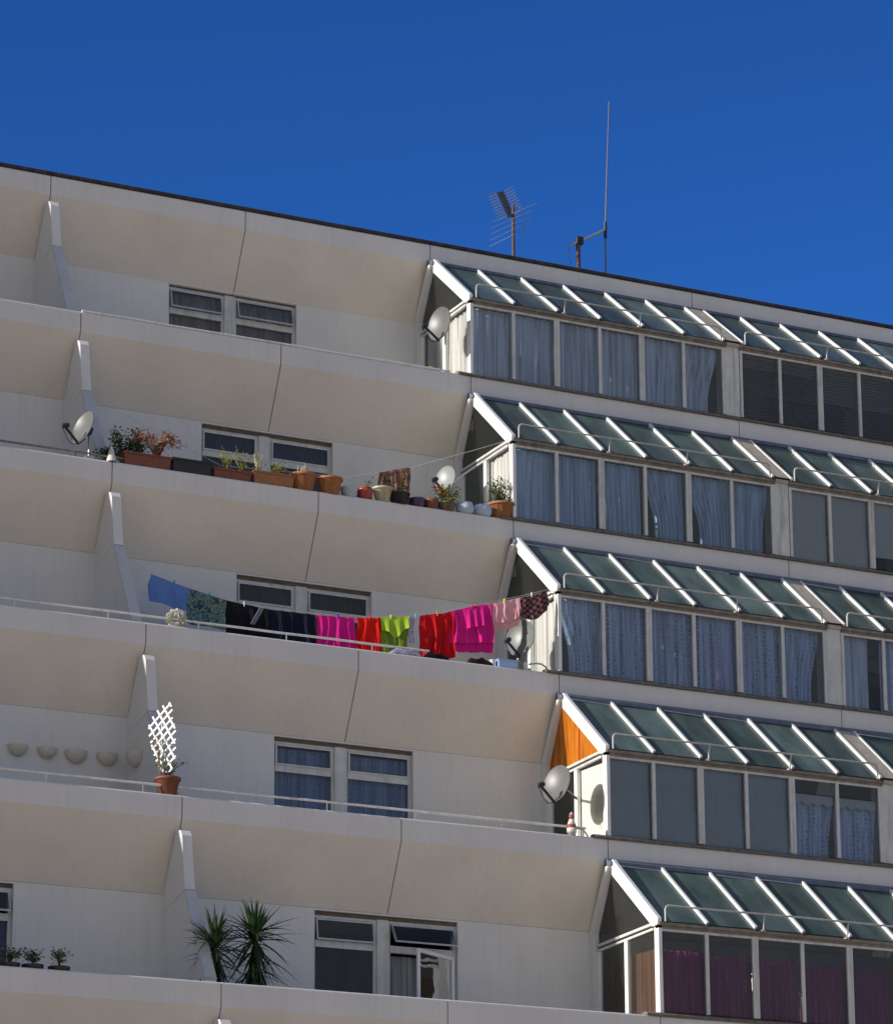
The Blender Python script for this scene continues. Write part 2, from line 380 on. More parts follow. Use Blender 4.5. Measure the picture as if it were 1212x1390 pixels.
g = MB(); g.box((XL, yk(KMAX)+.5, GROUND), (XR, yk(KMAX)+.8, zk(KMAX)-1.34)); g.build('base_wall', concrete, B)

# added sloping wall, unseen beyond the left frame edge, to shade the fins
g = MB(); zt = 5.5
g.prism([(-.68+D/H*zt, zt), (-.68+D/H*GROUND, GROUND), (14., GROUND), (14., zt)], -14.1, -13.83)
g.build('added_shade_wall', concrete, B)

# ------------------------------------------------------------------ terrace windows
def window(k, x0, fan_open=(0, 0), case_open=0, headc=brown):
    """two-light window centred on x0-3.44, reveals 0.1 deep"""
    X = lambda x: x0+x
    y = yk(k)+1.81+.07; z = zk(k)
    w = MB()
    xa, xb, xc, xd = -4.60, -3.58, -3.40, -2.29
    w.box((X(xa), y, z+1.345), (X(xb), y+.06, z+1.385)); w.box((X(xc), y, z+1.345), (X(xd), y+.06, z+1.385))
    for a, b in ((xa, xb), (xc, xd)):
        w.box((X(a), y+.002, z-.30), (X(a)+.045, y+.06, z+1.345)); w.box((X(b)-.045, y+.002, z-.30), (X(b), y+.06, z+1.345))
        w.box((X(a)+.045, y-.012, z+.93), (X(b)-.045, y+.06, z+1.03))
        w.box((X(a)+.045, y, z-.30), (X(b)-.045, y+.06, z-.25))
    fr_ = w.build('window', trimw, B)
    m = MB(); m.box((X(xb), y-.03, z-.30), (X(xc), y+.05, z+1.385)); m.build('mullion_panel', trimw, fr_)
    m = MB(); m.box((X(xa), y-.02, z+1.386), (X(xd), y+.07, z+1.438)); m.build('window_head', headc, fr_)
    for i, (a, b) in enumerate(((xa, xb), (xc, xd))):
        L_, R_ = X(a)+.05, X(b)-.05
        ang = fan_open[i]
        # fanlight hung at its top edge
        def P(dx, dz, dy=0):
            c, s_ = math.cos(ang), math.sin(ang)
            return Vector((dx, y-.012+dy*c-(-dz)*s_, z+1.34+dz*c))
        f = MB(); hh = -.30
        for (p, q) in (((L_, -.015), (R_, -.015)), ((L_, hh), (R_, hh))):
            f.bar(P(p[0], p[1]), P(q[0], q[1]), .026, .024)
        for xx in (L_+.011, R_-.011): f.bar(P(xx, 0-.027), P(xx, hh+.012), .026, .022, (1, 0, 0))
        ff = f.build('fanlight', trimw if ang == 0 else galv, fr_)
        p = MB(); p.add([P(L_+.02, hh+.01), P(R_-.02, hh+.01), P(R_-.02, -.02), P(L_+.02, -.02)], [(0, 1, 2, 3)]); p.build('pane', g_win, fr_)
        if not (case_open and i == 1):
            p = MB(); p.add([(L_-.004, y+.03, z-.26), (R_+.004, y+.03, z-.26), (R_+.004, y+.03, z+.935), (L_-.004, y+.03, z+.935)], [(0, 1, 2, 3)]); p.build('pane', g_win, fr_)
        else:
            # casement swung outwards, hinged on the right
            a_ = case_open; c, s_ = math.cos(a_), math.sin(a_)
            Q = lambda t, zz: Vector((R_-t*c, y-.02-t*s_, z+zz))
            W_ = R_-L_; f = MB()
            for zz in (-.22, .90): f.bar(Q(0, zz), Q(W_, zz), .04, .05)
            for t in (.022, W_-.022): f.bar(Q(t, -.195), Q(t, .875), .045, .04, (1, 0, 0))
            f.build('casement', white, fr_)
            p = MB(); p.add([Q(.03, -.2), Q(W_-.03, -.2), Q(W_-.03, .88), Q(.03, .88)], [(0, 1, 2, 3)]); p.build('pane', g_win, fr_)
    return fr_
for k in range(1, 6):
    window(k, 0., fan_open={1: (.18, .22), 5: (.12, .5)}.get(k, (0, 0)), case_open=.55 if k == 5 else 0)
window(5, -A2, fan_open=(0, .35)); 
for k in (1, 2, 3, 4): window(k, -A2)

# ------------------------------------------------------------------ glazed bays
MX = [.03, .825, 1.65, 2.475, 3.30, 4.125, 4.92]
EAVE, RY, RZ = 1.37, 1.25, 2.40
def conservatory(k, i):
    ox = WGX[i]; y, z = yk(k), zk(k); X = lambda x: x+ox
    rz = RZ if k > 1 else RZ-.05
    f = MB()
    # mullions
    for j, x in enumerate(MX):
        if i == 0 and j == 0: continue
        wd = .10 if j in (2, 4) else .055
        x = x+R.uniform(-.006, .006)
        if j == 0: wd = .05
        f.box((X(x-wd/2), y+.015, z+.065), (X(x+wd/2), y+.075, z+1.262))
        if wd == .10: f.box((X(x-.004), y+.008, z+.07), (X(x+.004), y+.014, z+1.26))
    for j in range(6):
        a, b = MX[j]+.05, MX[j+1]-.05
        f.box((X(MX[j]+.0275 if j not in (2, 4) else MX[j]+.05), y+.022, z+1.225), (X(MX[j+1]-.0275 if j+1 not in (2, 4) else MX[j+1]-.05), y+.07, z+1.262))
    con = f.build('conservatory', trimw, B)
    g = MB(); g.prism([(-.03, 1.30), (-.03, 1.345), (.0, 1.345), (.09, 1.352), (.09, 1.264), (.0, 1.264), (.0, 1.30)], X(.0 if i else .0), X(4.97), y, z); g.build('gutter', gutter_m, con)
    g = MB(); xs = X(-.24) if i == 0 else X(-.03)
    g.prism([(-.04, -.008), (-.04, .018), (.0, .045), (.10, .045), (.10, .004), (-.004, .004), (-.004, -.008)], xs, X(5.2), y, z); g.build('sill', sill_m, con)
    # pillar between bays
    g = MB(); g.box((X(4.95), y+.02, z+.06), (X(5.235), y+.3, z+1.30)); g.build('pillar', pillar_m, con)
    # white rails on a couple of opened top lights
    d = Vector((0, RY, rz-EAVE)); ln = d.length; d.normalize(); n = Vector((0, -d.z, d.y))
    e = Vector((0, y, z+EAVE))
    for j in range(6):
        a, b = X(MX[j]), X(MX[j+1])
        p = MB(); q0 = e+n*.0; q1 = e+d*ln
        p.add([(a, q0.y, q0.z), (b, q0.y, q0.z), (b, q1.y, q1.z), (a, q1.y, q1.z)], [(0, 1, 2, 3)]); p.build('roof_pane', g_roof, con)
        p = MB(); yy = y+.045
        p.add([(a, yy, z+.07), (b, yy, z+.07), (b, yy, z+1.26), (a, yy, z+1.26)], [(0, 1, 2, 3)]); p.build('front_pane', g_front, con)
    for j, x in enumerate(MX):
        if i == 0 and j == 0: continue
        xx = X(x+ (.0 if j else .03))+R.uniform(-.008, .008)
        g = MB(); g.bar(Vector((xx, 0, 0))+e+n*.022, Vector((xx, 0, 0))+e+n*.022+d*(ln-.02), .04, .044, n); g.build('glazing_bar', white, con)
        g = MB(); 
    for x in MX[1:]:
        g = MB(); g.box((X(x-.035), y-.045, z+1.335), (X(x+.035), y+.0, z+1.366)); g.build('bar_foot', felt, con)
    g = MB(); g.add([Vector((X(4.945), 0, 0))+e+n*.03, Vector((X(5.265), 0, 0))+e+n*.03, Vector((X(5.265), 0, 0))+e+n*.03+d*(ln-.05), Vector((X(4.945), 0, 0))+e+n*.03+d*(ln-.05)], [(0, 1, 2, 3)])
    g.box((X(4.955), y-.01, z+1.301), (X(5.235), y+.29, z+1.36)); g.build('valley_board', beigeb, con)
    # lead flashing under the parapet above
    t = 2.8-.302 if k > 1 else 2.8-.06-.302
    g = MB(); g.prism([(1.19, rz-.03), (1.19, rz+.02), (1.385, t+.001), (1.46, t-.02), (1.40, rz-.03)], X(-.06 if i == 0 else 0), X(5.24), y, z)
    g.build('flashing', lead, con)
    g = MB(); prev = None
    pts = [(X(.05+5*q/24*.99), 1.19-.006*0, rz+.022+R.uniform(-.004, .006)) for q in range(25)]
    # loose bright lead edge seen in places
    if k in (3, 4, 5):
        for s0, s1 in ((.1, .8), (1.75, 2.45), (2.5, 3.3) if k > 3 else (3.4, 3.9)):
            g = MB(); g.bar((X(s0), y+1.182, z+rz-.035), (X(s1), y+1.182, z+rz-.05), .012, .016); g.build('flashing_edge', galv, con)
    # handrail over the eave
    yy = y-.055; h0, h1 = z+1.352, z+1.585
    pts = [(X(.085), yy, h0), (X(.085), yy, h1-.06), (X(.10), yy, h1-.02), (X(.14), yy, h1)]+[(X(v), yy, h1-.004*math.sin(v*2)) for v in (.8, 1.6, 2.4, 3.2, 4.0)]+[(X(4.78), yy, h1), (X(4.82), yy, h1-.02), (X(4.835), yy, h1-.06), (X(4.835), yy, h0)]
    g = MB(); g.tube(pts, .0145, 8)
    for v in (1.755, 3.22): g.tube([(X(v), yy, h0), (X(v+.02), yy, h1-.05), (X(v+.03), yy, h1-.006)], .013, 8); g.box((X(v-.03), yy-.01, h0-.02), (X(v+.03), y, h0+.004))
    g.build('handrail', glazerail, con)
    if i == 0:
        g = MB(); g.box((0, y, z-.946 if False else z+.004), (.055, y+.12, z+1.263)); g.box((.0, y+.0, z+1.263), (.055, y+.12, z+1.34)); g.build('corner_post', white, con)
        # barge board along the roof edge
        g = MB(); top0, top1 = e+n*.06, e+d*ln+n*.06
        prof = [(-.035, EAVE+.03), (RY-.04, rz+.06), (RY-.02, rz+.02), (RY-.02, rz-.17), (.12, EAVE-.075), (-.02, EAVE-.06)]
        g.prism(prof, -.03, .03, y, z); g.build('barge_board', white, con)
        g = MB()
        for za, th in ((0, .04), (-.075, .035)):
            g.bar((.0, y+.12, z+1.335+za), (.0, y+1.70, z+1.245+za), .05, th)
        g.build('end_rail', trimw, con)
        g = MB(); g.box((-.02, y+.84, z-.94), (.035, y+.93, z+1.20)); g.box((-.015, y+1.62, z-.94), (.03, y+1.70, z+1.16)); g.build('end_mullion', white, con)
        g = MB(); g.box((-.012, y+.31, z-.94), (.03, y+.36, z+.0)); g.build('end_sill_post', white, con)
        for (ya, yb, zt1, zt2) in ((.12, .84, 1.25, 1.21), (.93, 1.62, 1.20, 1.17)):
            z0_ = z+.01 if ya < .3 else z-.94
            p = MB(); p.add([(.01, y+ya, z0_), (.01, y+yb, z0_), (.01, y+yb, z+zt2), (.01, y+ya, z+zt1)], [(0, 3, 2, 1)]); p.build('end_pane', g_end, con)
        if k != 4:
            p = MB(); p.add([(.005, y+.12, z+1.36), (.005, y+1.69, z+1.27), (.005, y+1.69, z+1.45), (.005, y+1.28, z+rz-.12)], [(0, 3, 2, 1)]); p.build('gable_pane', g_end, con)
        else:
            # amber sheet panels in the gable with a slim mullion
            yl = .80
            zr = lambda v: EAVE-.10+(rz-EAVE)*v/RY-.02
            p = MB(); p.add([(.005, y+.14, z+1.345), (.005, y+yl-.012, z+1.305), (.005, y+yl-.012, z+zr(yl)), (.005, y+.14, z+zr(.14)+.0)], [(0, 3, 2, 1)]); p.build('gable_panel', opaq, con)
            p = MB(); p.add([(.005, y+yl+.012, z+1.305), (.005, y+1.69, z+1.26), (.005, y+1.69, z+1.47), (.005, y+1.29, z+rz-.12), (.005, y+yl+.012, z+zr(yl))], [(0, 4, 3, 2, 1)]); p.build('gable_panel', opaq, con)
            g = MB(); g.box((-.004, y+yl-.012, z+1.29), (.014, y+yl+.012, z+zr(yl))); g.build('gable_mullion', redpl, con)
    return con
for k in range(1, 6):
    for i in (0, 1): conservatory(k, i)

# ------------------------------------------------------------------ curtains and blinds
def curtain(name, m, label, k, x0, x1, z0, z1, y=.15, amp=.042, pitch=.11, seed=0, group='curtains in the glazed bays', cat='curtain', parent=None, drape=0., gather=None, endwall=False, extra=None):
    r = random.Random(seed+k*31+int(x0*10)); n = max(8, int((x1-x0)/.016)); rows = 12
    g = MB(); ph = 0; xs = []
    phs = []
    for i in range(n+1):
        ph += (x1-x0)/n/pitch*2*math.pi*r.uniform(.4, 1.6); phs.append(ph)
    org = fr(k, (x0+x1)/2, y, z0) if not endwall else fr(k, y, (x0+x1)/2, z0)
    for j in range(rows+1):
        t = j/rows   # 0 top
        for i in range(n+1):
            u = i/n; x = x0+(x1-x0)*u
            if gather:                # side, amount: cloth pulled to one side low down
                s_, a_ = gather; w = a_*math.sin(min(1, t*1.25)*math.pi/2)**1.6
                x = x+(x0-x)*w if s_ < 0 else x+(x1-x)*w
            a = amp*(.45+.55*t)
            yy = y+a*math.sin(phs[i]+.25*math.sin(t*5+u*9))+.01*math.sin(phs[i]*.37+t*2)
            zz = z1+(z0-z1)*t
            if drape: zz += drape*math.sin(u*math.pi*2.2+.5)*t
            g.v.append(fr(k, x, yy, zz) if not endwall else fr(k, yy, x, zz))
    for j in range(rows):
        for i in range(n):
            a = j*(n+1)+i; g.f.append([a, a+1, a+n+2, a+n+1]); g.sm.append(True); g.mi.append(0)
    o = g.build(name, m, parent, org=org)
    if not parent: tag(o, label, cat, group)
    return o
net1 = sheer('net_blue', (.64, .78, 1.0), 1.0, .12)
net2 = sheer('net_sheer', (.52, .71, 1.0), .9, .15)
net3 = sheer('net_lace', (.54, .70, 1.0), 1.0, .15, lace=.26)
nete = sheer('net_white', (.86, .86, .86), .97, .15)
netm = sheer('net_mauve', (.45, .16, .42), .95, .2)
netp = sheer('net_purple', (.24, .05, .16), 1.0, .12)
netg = sheer('net_grey', (.46, .46, .46), .9, .2)
blindg = mat('grey_blind', (.38, .45, .50), .8, .05, 3.)
blindb = mat('steel_blind', (.29, .37, .46), .7, .08, 2., streak=.25)
slatm = mat('dark_slat', (.05, .054, .062), .4, .15, 8.)
slatm2 = mat('grey_slat', (.17, .18, .19), .4, .15, 8.)
def panewise(name, m, k, i, cells, zb, zt, label, seed, **kw):
    """one curtain covering pane cells a..b"""
    a, b = cells; return curtain(name, m, label, k, WGX[i]+MX[a]+.02, WGX[i]+MX[b]-.02, zb, zt, seed=seed, **kw)
# top storey
panewise('net_curtain', net1, 1, 0, (0, 4), .0, 1.24, 'pale pleated net curtain across the left four panes of the top corner bay', 1)
panewise('net_curtain', net1, 1, 0, (4, 6), .0, 1.24, 'net curtain in the last two panes of the top corner bay, beside the pillar', 2, gather=(-1, .14))
curtain('net_curtain', nete, 'bright white pleated curtain behind the end glass of the top corner glazed bay', 1, .1, 1.62, -.9, 1.20, y=.07, endwall=True, seed=3)
# second storey
for q, (a, b, gg, mm, lab) in enumerate(((0, 1, None, net2, 'sheer curtain with white folds in the pane beside the large corner pot'),
                                    (1, 2, None, net2, 'straight sheer blue curtain in the second pane of the second-storey corner bay'),
                                    (2, 3, (1, .14), net2, 'sheer curtain slanting to the right in the third pane of the second-storey corner bay'),
                                    (3, 4, (1, .30), net2, 'sheer curtain tied back right in the fourth pane of the second-storey corner bay'),
                                    (4, 5, (1, .34), net2, 'crossed white curtain swept right in the fifth pane of the second-storey corner bay'),
                                    (5, 6, (-1, .18), net2, 'short sheer curtain swept left in the last pane of the second-storey corner bay'))):
    panewise('sheer_curtain', mm, 2, 0, (a, b), .0, 1.23, lab, 10+q, gather=gg, drape=0)
curtain('net_curtain', nete, 'cream pleated curtain behind the end glass above the terracotta corner pot', 2, .1, .86, -.9, 1.20, y=.07, endwall=True, seed=7, amp=.03)
# third storey
panewise('lace_curtain', net3, 3, 0, (0, 1), .0, 1.25, 'blue lace curtain pulled aside in the corner pane beside the washing line', 20, gather=(1, .30))
panewise('lace_curtain', net3, 3, 0, (1, 3), .0, 1.25, 'blue lace curtain across the second and third panes of the bay level with the washing', 21)
panewise('lace_curtain', net3, 3, 0, (3, 5), .0, 1.25, 'blue lace curtain with a mauve cloth showing behind it, level with the washing', 22)
panewise('lace_curtain', net3, 3, 0, (5, 6), .0, 1.25, 'lace curtain swept left in the last pane of the bay level with the washing', 23, gather=(-1, .25))
curtain('mauve_cloth', netm, 'mauve cloth hanging behind the lace curtain of the bay level with the washing', 3, 2.95, 3.62, .0, 1.02, y=.20, seed=24, group=None, cat='cloth')
curtain('net_curtain', nete, 'brilliant white pleated curtain behind the end glass beside the washing', 3, .1, 1.30, -.9, 1.20, y=.07, endwall=True, seed=25)
# fourth storey: plain sheets, then scalloped curtains
def sheet(name, m, label, k, i, a, b, z0, z1, y=.11, cat='blind', group='blinds in the glazed bays'):
    g = MB(); x0, x1 = WGX[i]+MX[a]+.03, WGX[i]+MX[b]-.03; n = 10
    for j in range(n+1):
        for q in range(n+1):
            u, v = q/n, j/n
            g.v.append(fr(k, x0+(x1-x0)*u, y+.008*math.sin(u*5+v*3+i)+.006*math.sin(v*9+u*2), z0+(z1-z0)*v))
    for j in range(n):
        for q in range(n):
            c = j*(n+1)+q; g.f.append([c, c+1, c+n+2, c+n+1]); g.sm.append(True); g.mi.append(0)
    g.tube([fr(k, x0, y, z1+.01), fr(k, x1, y, z1+.01)], .018, 8)
    return tag(g.build(name, m, org=fr(k, x0, y, z0)), label, cat, group)
for q, lab in enumerate(('slate blue blind slightly creased in the corner pane beside the red and white ornament', 'slate blue blind in the second pane of the bay below the lace curtains',
                         'plain slate blue blind in the third pane of the bay below the lace curtains', 'plain slate blue blind in the fourth pane, left of the scalloped curtains')):
    sheet('roller_blind', blindb, lab, 4, 0, q, q+1, .06, 1.23)
for q, lab in enumerate(('scalloped valance curtain in the fifth pane beside the slate blue blinds', 'scalloped valance curtain in the last pane of the fourth-storey bay beside the mossy pillar')):
    o = panewise('valance_curtain', net3, 4, 0, (4+q, 5+q), .03, .98, lab, 40+q, gather=(-1, .12))
    g = MB(); x0, x1 = MX[4+q]+.03, MX[5+q]-.03; n = 48
    for i in range(n+1):
        u = i/n; x = x0+(x1-x0)*u; zb = .90-.045*abs(math.sin(u*math.pi*4))
        g.v += [fr(4, x, .105, 1.02), fr(4, x, .095+.006*math.sin(u*40), zb)]
    for i in range(n): g.f.append([2*i, 2*i+1, 2*i+3, 2*i+2]); g.sm.append(False); g.mi.append(0)
    g.build('valance', blindg, o)
g = MB(); g.box(fr(4, .05, .14, .02), fr(4, .065, .83, 1.18)); 
tag(g.build('white_board', board, org=fr(4, .05, .5, .02)), 'plain white board behind the end glass of the bay with the amber gable', 'board')
# lowest visible storey
panewise('purple_curtain', netp, 5, 0, (0, 3), -.6, .98, 'dark purple curtain hanging low in the left half of the lowest glazed bay', 50)
panewise('purple_curtain', netp, 5, 0, (3, 5), -.6, .94, 'dark purple curtain in the middle right panes of the lowest glazed bay', 51)
bc = sheer('net_tan', (.36, .26, .15), .95, .3)
panewise('tan_curtain', bc, 5, 0, (5, 6), -.6, 1.2, 'tan curtain in the last pane of the lowest glazed bay', 52)
br = sheer('net_brown', (.20, .10, .06), .95, .3)
curtain('brown_curtain', br, 'red-brown curtain behind the end glass of the lowest glazed bay', 5, .1, 1.6, -.9, 1.0, y=.1, endwall=True, seed=53)
# second bay
def venetian(k, i, a, b, z0, z1, label, zsplit=None):
    x0, x1 = WGX[i]+MX[a]+.035, WGX[i]+MX[b]-.035; t = thing('venetian_blind', fr(k, (x0+x1)/2, .12, z1), label, 'blind', 'venetian blinds in the top right bay')
    g1, g2 = MB(), MB(); z = z1
    while z > z0:
        g = g1 if (zsplit is None or z < zsplit) else g2
        g.bar(fr(k, x0, .12, z), fr(k, x1, .12, z), .004, .036, (0, .45, 1)); z -= .05
    g1.build('slats', slatm, t)
    if zsplit is not None: g2.build('slats', slatm2, t)
    g = MB(); g.box(fr(k, x0, .10, z1+.01), fr(k, x1, .14, z1+.04)); g.build('head_rail', slatm2, t)
for q, lab in enumerate(('dark venetian blind, first pane right of the white pillar on the top storey', 'dark venetian blind, second pane right of the pillar on the top storey',
                         'venetian blind half grey and half black in the third pane right of the top pillar', 'venetian blind half grey and half black at the right edge of the top storey',
                         'black venetian blind in the fifth pane of the top right bay', 'black venetian blind in the sixth pane of the top right bay')):
    venetian(1, 1, q, q+1, .08, 1.18, lab, .62 if q in (2, 3) else (1.0 if q < 2 else None))
for q, (z0, lab) in enumerate(((.06, 'grey roller blind fully lowered in the first pane of the second-storey right bay'), (.06, 'grey roller blind fully lowered in the second pane of the second-storey right bay'),
                         (.30, 'grey roller blind stopping short above a dark gap in the second-storey right bay'), (.30, 'grey roller blind stopping short in the fourth pane of the second-storey right bay'))):
    sheet('roller_blind', blindg, lab, 2, 1, q, q+1, z0, 1.23)
curtain('net_curtain', net1, 'plain pale curtain in the first pane of the third-storey right bay', 3, WGX[1]+.05, WGX[1]+.60, .0, 1.25, seed=60)
panewise('lace_curtain', net3, 3, 1, (1, 4), .0, 1.25, 'spotted curtain at the right edge of the third storey', 61)
panewise('net_curtain', net1, 4, 1, (0, 6), .0, 1.25, 'net curtain across the fourth-storey right bay beyond the mossy pillar', 62)
panewise('net_curtain', net1, 5, 1, (0, 6), .0, 1.2, 'net curtain across the lowest right bay', 63)
# behind the terrace windows
WG_ = 'curtains behind the terrace windows'
def wcur(k, m, l1, l2, seed, x0=0., z1=1.33, amp=.035, pitch=.12):
    curtain('window_curtain', m, l1, k, x0-4.58, x0-3.56, -.28, z1, y=1.97, seed=seed, group=WG_, amp=amp, pitch=pitch)
    if l2: curtain('window_curtain', m, l2, k, x0-3.40, x0-2.31, -.28, z1, y=1.97, seed=seed+1, group=WG_, amp=amp, pitch=pitch)
wcur(1, netg, 'dim grey curtain in the left light of the top-storey terrace window', 'dim grey curtain in the right light of the top-storey terrace window', 70)
nb = sheer('net_navy', (.05, .10, .28), .9, .15)
wcur(2, nb, 'navy curtain in the left light of the window behind the planters', 'navy curtain in the right light of the window behind the planters', 74)
wcur(3, sheer('net_slate', (.09, .10, .12), .9, .3), 'dark slate curtain in the left light of the window behind the washing', 'dark slate curtain in the right light of the window behind the washing', 78)
wcur(4, sheer('net_denim', (.36, .52, .82), 1.0, .1, lace=.15, lacescale=7.), 'blue gathered lace curtain in the left light of the window above the bare handrail', 'blue gathered lace curtain in the right light of the window above the bare handrail', 82, z1=1.30)
wcur(5, sheer('net_plum', (.07, .03, .10), .95, .2), 'plum curtain in the left light of the lowest terrace window', None, 86, z1=.95)
curtain('window_curtain', netg, 'grey net curtain behind the open casement of the lowest terrace window', 5, -3.3, -2.4, -.28, .9, y=1.99, seed=88, group=WG_)
wcur(5, nb, 'dark blue curtain in the window at the lower left corner', 'dark blue curtain in the window right light at the lower left corner', 90, x0=-A2, z1=1.0)

# ------------------------------------------------------------------ terrace handrails (storeys 3 and 4, part of storey 2)
def trail(k, x0, x1, h, posts, m=railm, y=.10):
    g = MB(); n = max(2, int((x1-x0)/.5)); r = random.Random(k)
    g.tube([fr(k, x0+(x1-x0)*i/n, y, h+r.uniform(-.004, .004)) for i in range(n+1)], .018, 8)
    for p in posts: g.tube([fr(k, p, y, -.02), fr(k, p, y, h)], .011, 8)
    g.build('terrace_rail', m, B)
trail(4, -12.5, -.32, .135, [-11.7, -10.3, -8.87, -7.43, -6.0, -4.58, -3.16, -1.74, -.36])
trail(3, -12.5, -2.2, .12, [-11.7, -10.3, -8.87, -7.43, -6.0, -4.58, -3.16, -2.25])
trail(2, -12.5, -6.55, .10, [-11.7, -10.3, -8.87, -7.43, -6.6], gutter_m)
trail(1, -6.85, -.4, .018, [], railm, y=.02)

# ------------------------------------------------------------------ satellite dishes
def dish(k, px, py, yy, r_, label, m, axis=(-.84, -.46, .28), polebase=None, wallmount=False, arm=blackp):
    c = at(px, py, k, yy); ax = Vector(axis).normalized()
    base = Vector((c.x+.05, yk(k)+min(.26, max(.05, yy)), zk(k)))
    t = thing('satellite_dish', base, label, 'satellite dish', 'satellite dishes on the terraces')
    dep = .16*r_*1.3; prof = [(r_*q, dep*q*q-dep) for q in (0, .15, .3, .45, .6, .75, .88, .97, 1.0)]
    prof += [(r_*1.02, .004), (r_*1.02, -.014)]+[(r_*q, dep*q*q-dep-.012) for q in (.97, .8, .6, .4, .2, 0)]
    g = MB(); g.lathe(prof, c, 36, ax, sx=.93); g.build('reflector', m, t)
    dn = (Vector((0, 0, -1))-ax*Vector((0, 0, -1)).dot(ax)).normalized()
    rimb = c+dn*r_*1.0; foc = c+ax*(r_*1.05)+dn*r_*.42
    g = MB(); g.bar(c-ax*(dep+.03)+dn*r_*.55, rimb-ax*.02, .03, .03); g.bar(rimb-ax*.02+dn*.01, foc+dn*.03, .026, .032); g.build('feed_arm', arm, t)
    g = MB(); aim = (c-foc).normalized(); g.lathe([(.0, -.05), (.025, -.05), (.027, .0), (.036, .01), (.036, .05), (0, .055)], foc, 14, aim)
    g.bar(foc-aim*.045, foc-aim*.045+Vector((0, 0, -.05)), .045, .03, (1, 0, 0)); g.build('receiver', arm, t)
    back = c-ax*(dep+.05); g = MB(); g.bar(c-ax*(dep+.005), back-ax*.05, .11, .11)
    if wallmount:
        g.bar(back-ax*.02, Vector((-.02, yk(k)+.885, back.z-.04)), .03, .03)
    g.build('bracket', arm, t)
    if not wallmount:
        bx = back-ax*.03; g = MB(); g.tube([Vector((bx.x, bx.y, zk(k)+.0)), Vector((bx.x, bx.y, bx.z+.05))], .02, 10); g.box((bx.x-.06, bx.y-.05, zk(k)-.001), (bx.x+.06, bx.y+.05, zk(k)+.07)); g.build('pole', white if k == 1 else galv, t)
    # cable loop
    g = MB(); p0, p1 = foc-aim*.05+Vector((0, 0, -.05)), rimb+dn*.02
    g.tube([p0, p0*.7+p1*.3+Vector((0, 0, -.09)), p0*.4+p1*.6+Vector((0, 0, -.10)), p1], .006, 6); g.build('cable', blackp, t)
    return t
dish(1, 596, 439, .12, .285, 'grey satellite dish on a white pole on the topmost terrace, by the glazed bay', dishgrey, axis=(-.965, -.22, .09))
dish(2, 112, 580, .12, .27, 'grey satellite dish clamped to the parapet at the left, beside the leafy planters', dishgrey, axis=(-.93, -.2, .3))
dish(2, 604, 650, .9, .22, 'white satellite dish half hidden behind the flowering geranium pots', dishlight, axis=(-.93, -.34, .15))
dish(3, 706, 866, .16, .285, 'dark grey satellite dish under the drying clothes', dishdark, axis=(-.92, -.38, .1))
dish(4, 755, 1064, .36, .285, 'grey satellite dish in front of the amber gable panel, above the ornament', dishgrey, wallmount=True, axis=(-.94, -.27, .21))

# ------------------------------------------------------------------ rooftop aerials
yr = yk(0)+1.2
def ra(px, py): return at(px, py, 0, 1.2)
b = ra(697, 352); b.z = zk(0)+.06
t = thing('tv_aerial', b, 'television aerial with a tilted many-rodded boom on a rusty rooftop mast', 'aerial')
top = ra(698.5, 281)
g = MB(); g.tube([b, Vector((b.x, yr, top.z+.03))], [.03, .026], 10); g.build('mast', rust, t)
hub = ra(693, 292); tip = ra(679, 261); tail = ra(701, 296)
tip = tip+Vector((0, .55, 0)); tip = Vector((tip.x-.0, tip.y, tip.z)); 
p = at(679, 261, 0, 1.2+.55); g = MB(); g.bar(hub, p, .022, .022); g.build('boom', blackp, t)
bd = (p-hub); bdn = bd.normalized(); perp = Vector((RT.x, RT.y, .18)).normalized(); perp = (perp-bdn*perp.dot(bdn)).normalized()
g = MB(); e = MB()
for i in range(9):
    c = hub+bd*(i/8.2); g.bar(c-perp*.06, c+perp*.06, .032, .04)
    for sgn in (-1, 1):
        for dv in (-.05, .05):
            e.tube([c+perp*.04*sgn, c+perp*sgn*(.23)+bdn.cross(perp)*dv*1.2+Vector((0, 0, .02))], .0045, 5)
g.build('element_block', blackp, t); e.build('rods', galv, t)
g = MB()
for s_ in (-1, 1):
    for i in range(5):
        z = top.z-.12-.1*i; c = Vector((b.x, yr-.03, z)); q = c+perp*s_*(.42-.02*i)+Vector((0, .05*i, s_*.09*(1 if i < 5 else 0)))
        g.tube([c, q], .005, 5)
g.build('reflector_rods', galv, t)
b = ra(785, 365); b.z = zk(0)+.06
t = thing('radio_antenna', b, 'tall thin whip antenna on a sloping cross arm above the roof', 'antenna')
g = MB(); g.tube([b, ra(784.5, 322)], .04, 10); g.build('mast', rust, t)
g = MB(); g.tube([ra(773, 334), ra(822, 311)], .024, 10); g.build('cross_arm', galv, t)
g = MB(); g.box(ra(786, 327)-Vector((.055, .06, .07)), ra(786, 327)+Vector((.055, .05, .07))); q = ra(821.5, 312); g.tube([q-Vector((0, 0, .15)), q+Vector((0, 0, .15))], .03, 8); g.build('clamp', blackp, t)
g = MB(); g.tube([Vector((q.x-.01, yr, zk(0)+.06)), q, ra(826.5, 137)], [.017, .015, .009], 8); g.build('whip', whipm, t)
g = MB(); s = ra(773, 335); g.tube([s, s+Vector((-.04, 0, -.12)), s+Vector((.02, .0, -.3)), s+Vector((-.1, 0, -.42)), s+Vector((.12, 0, -.5))], .006, 6); g.build('cable', blackp, t)
b = ra(838.5, 371); b.z = zk(0)+.06
g = MB(); g.tube([b, b+Vector((0, 0, .30))], .008, 6); g.box(b-Vector((.03, .03, 0)), b+Vector((.03, .03, .04)))
tag(g.build('lightning_rod', galv, org=b), 'tiny thin rod standing on the roof edge right of the tall whip antenna', 'rod')

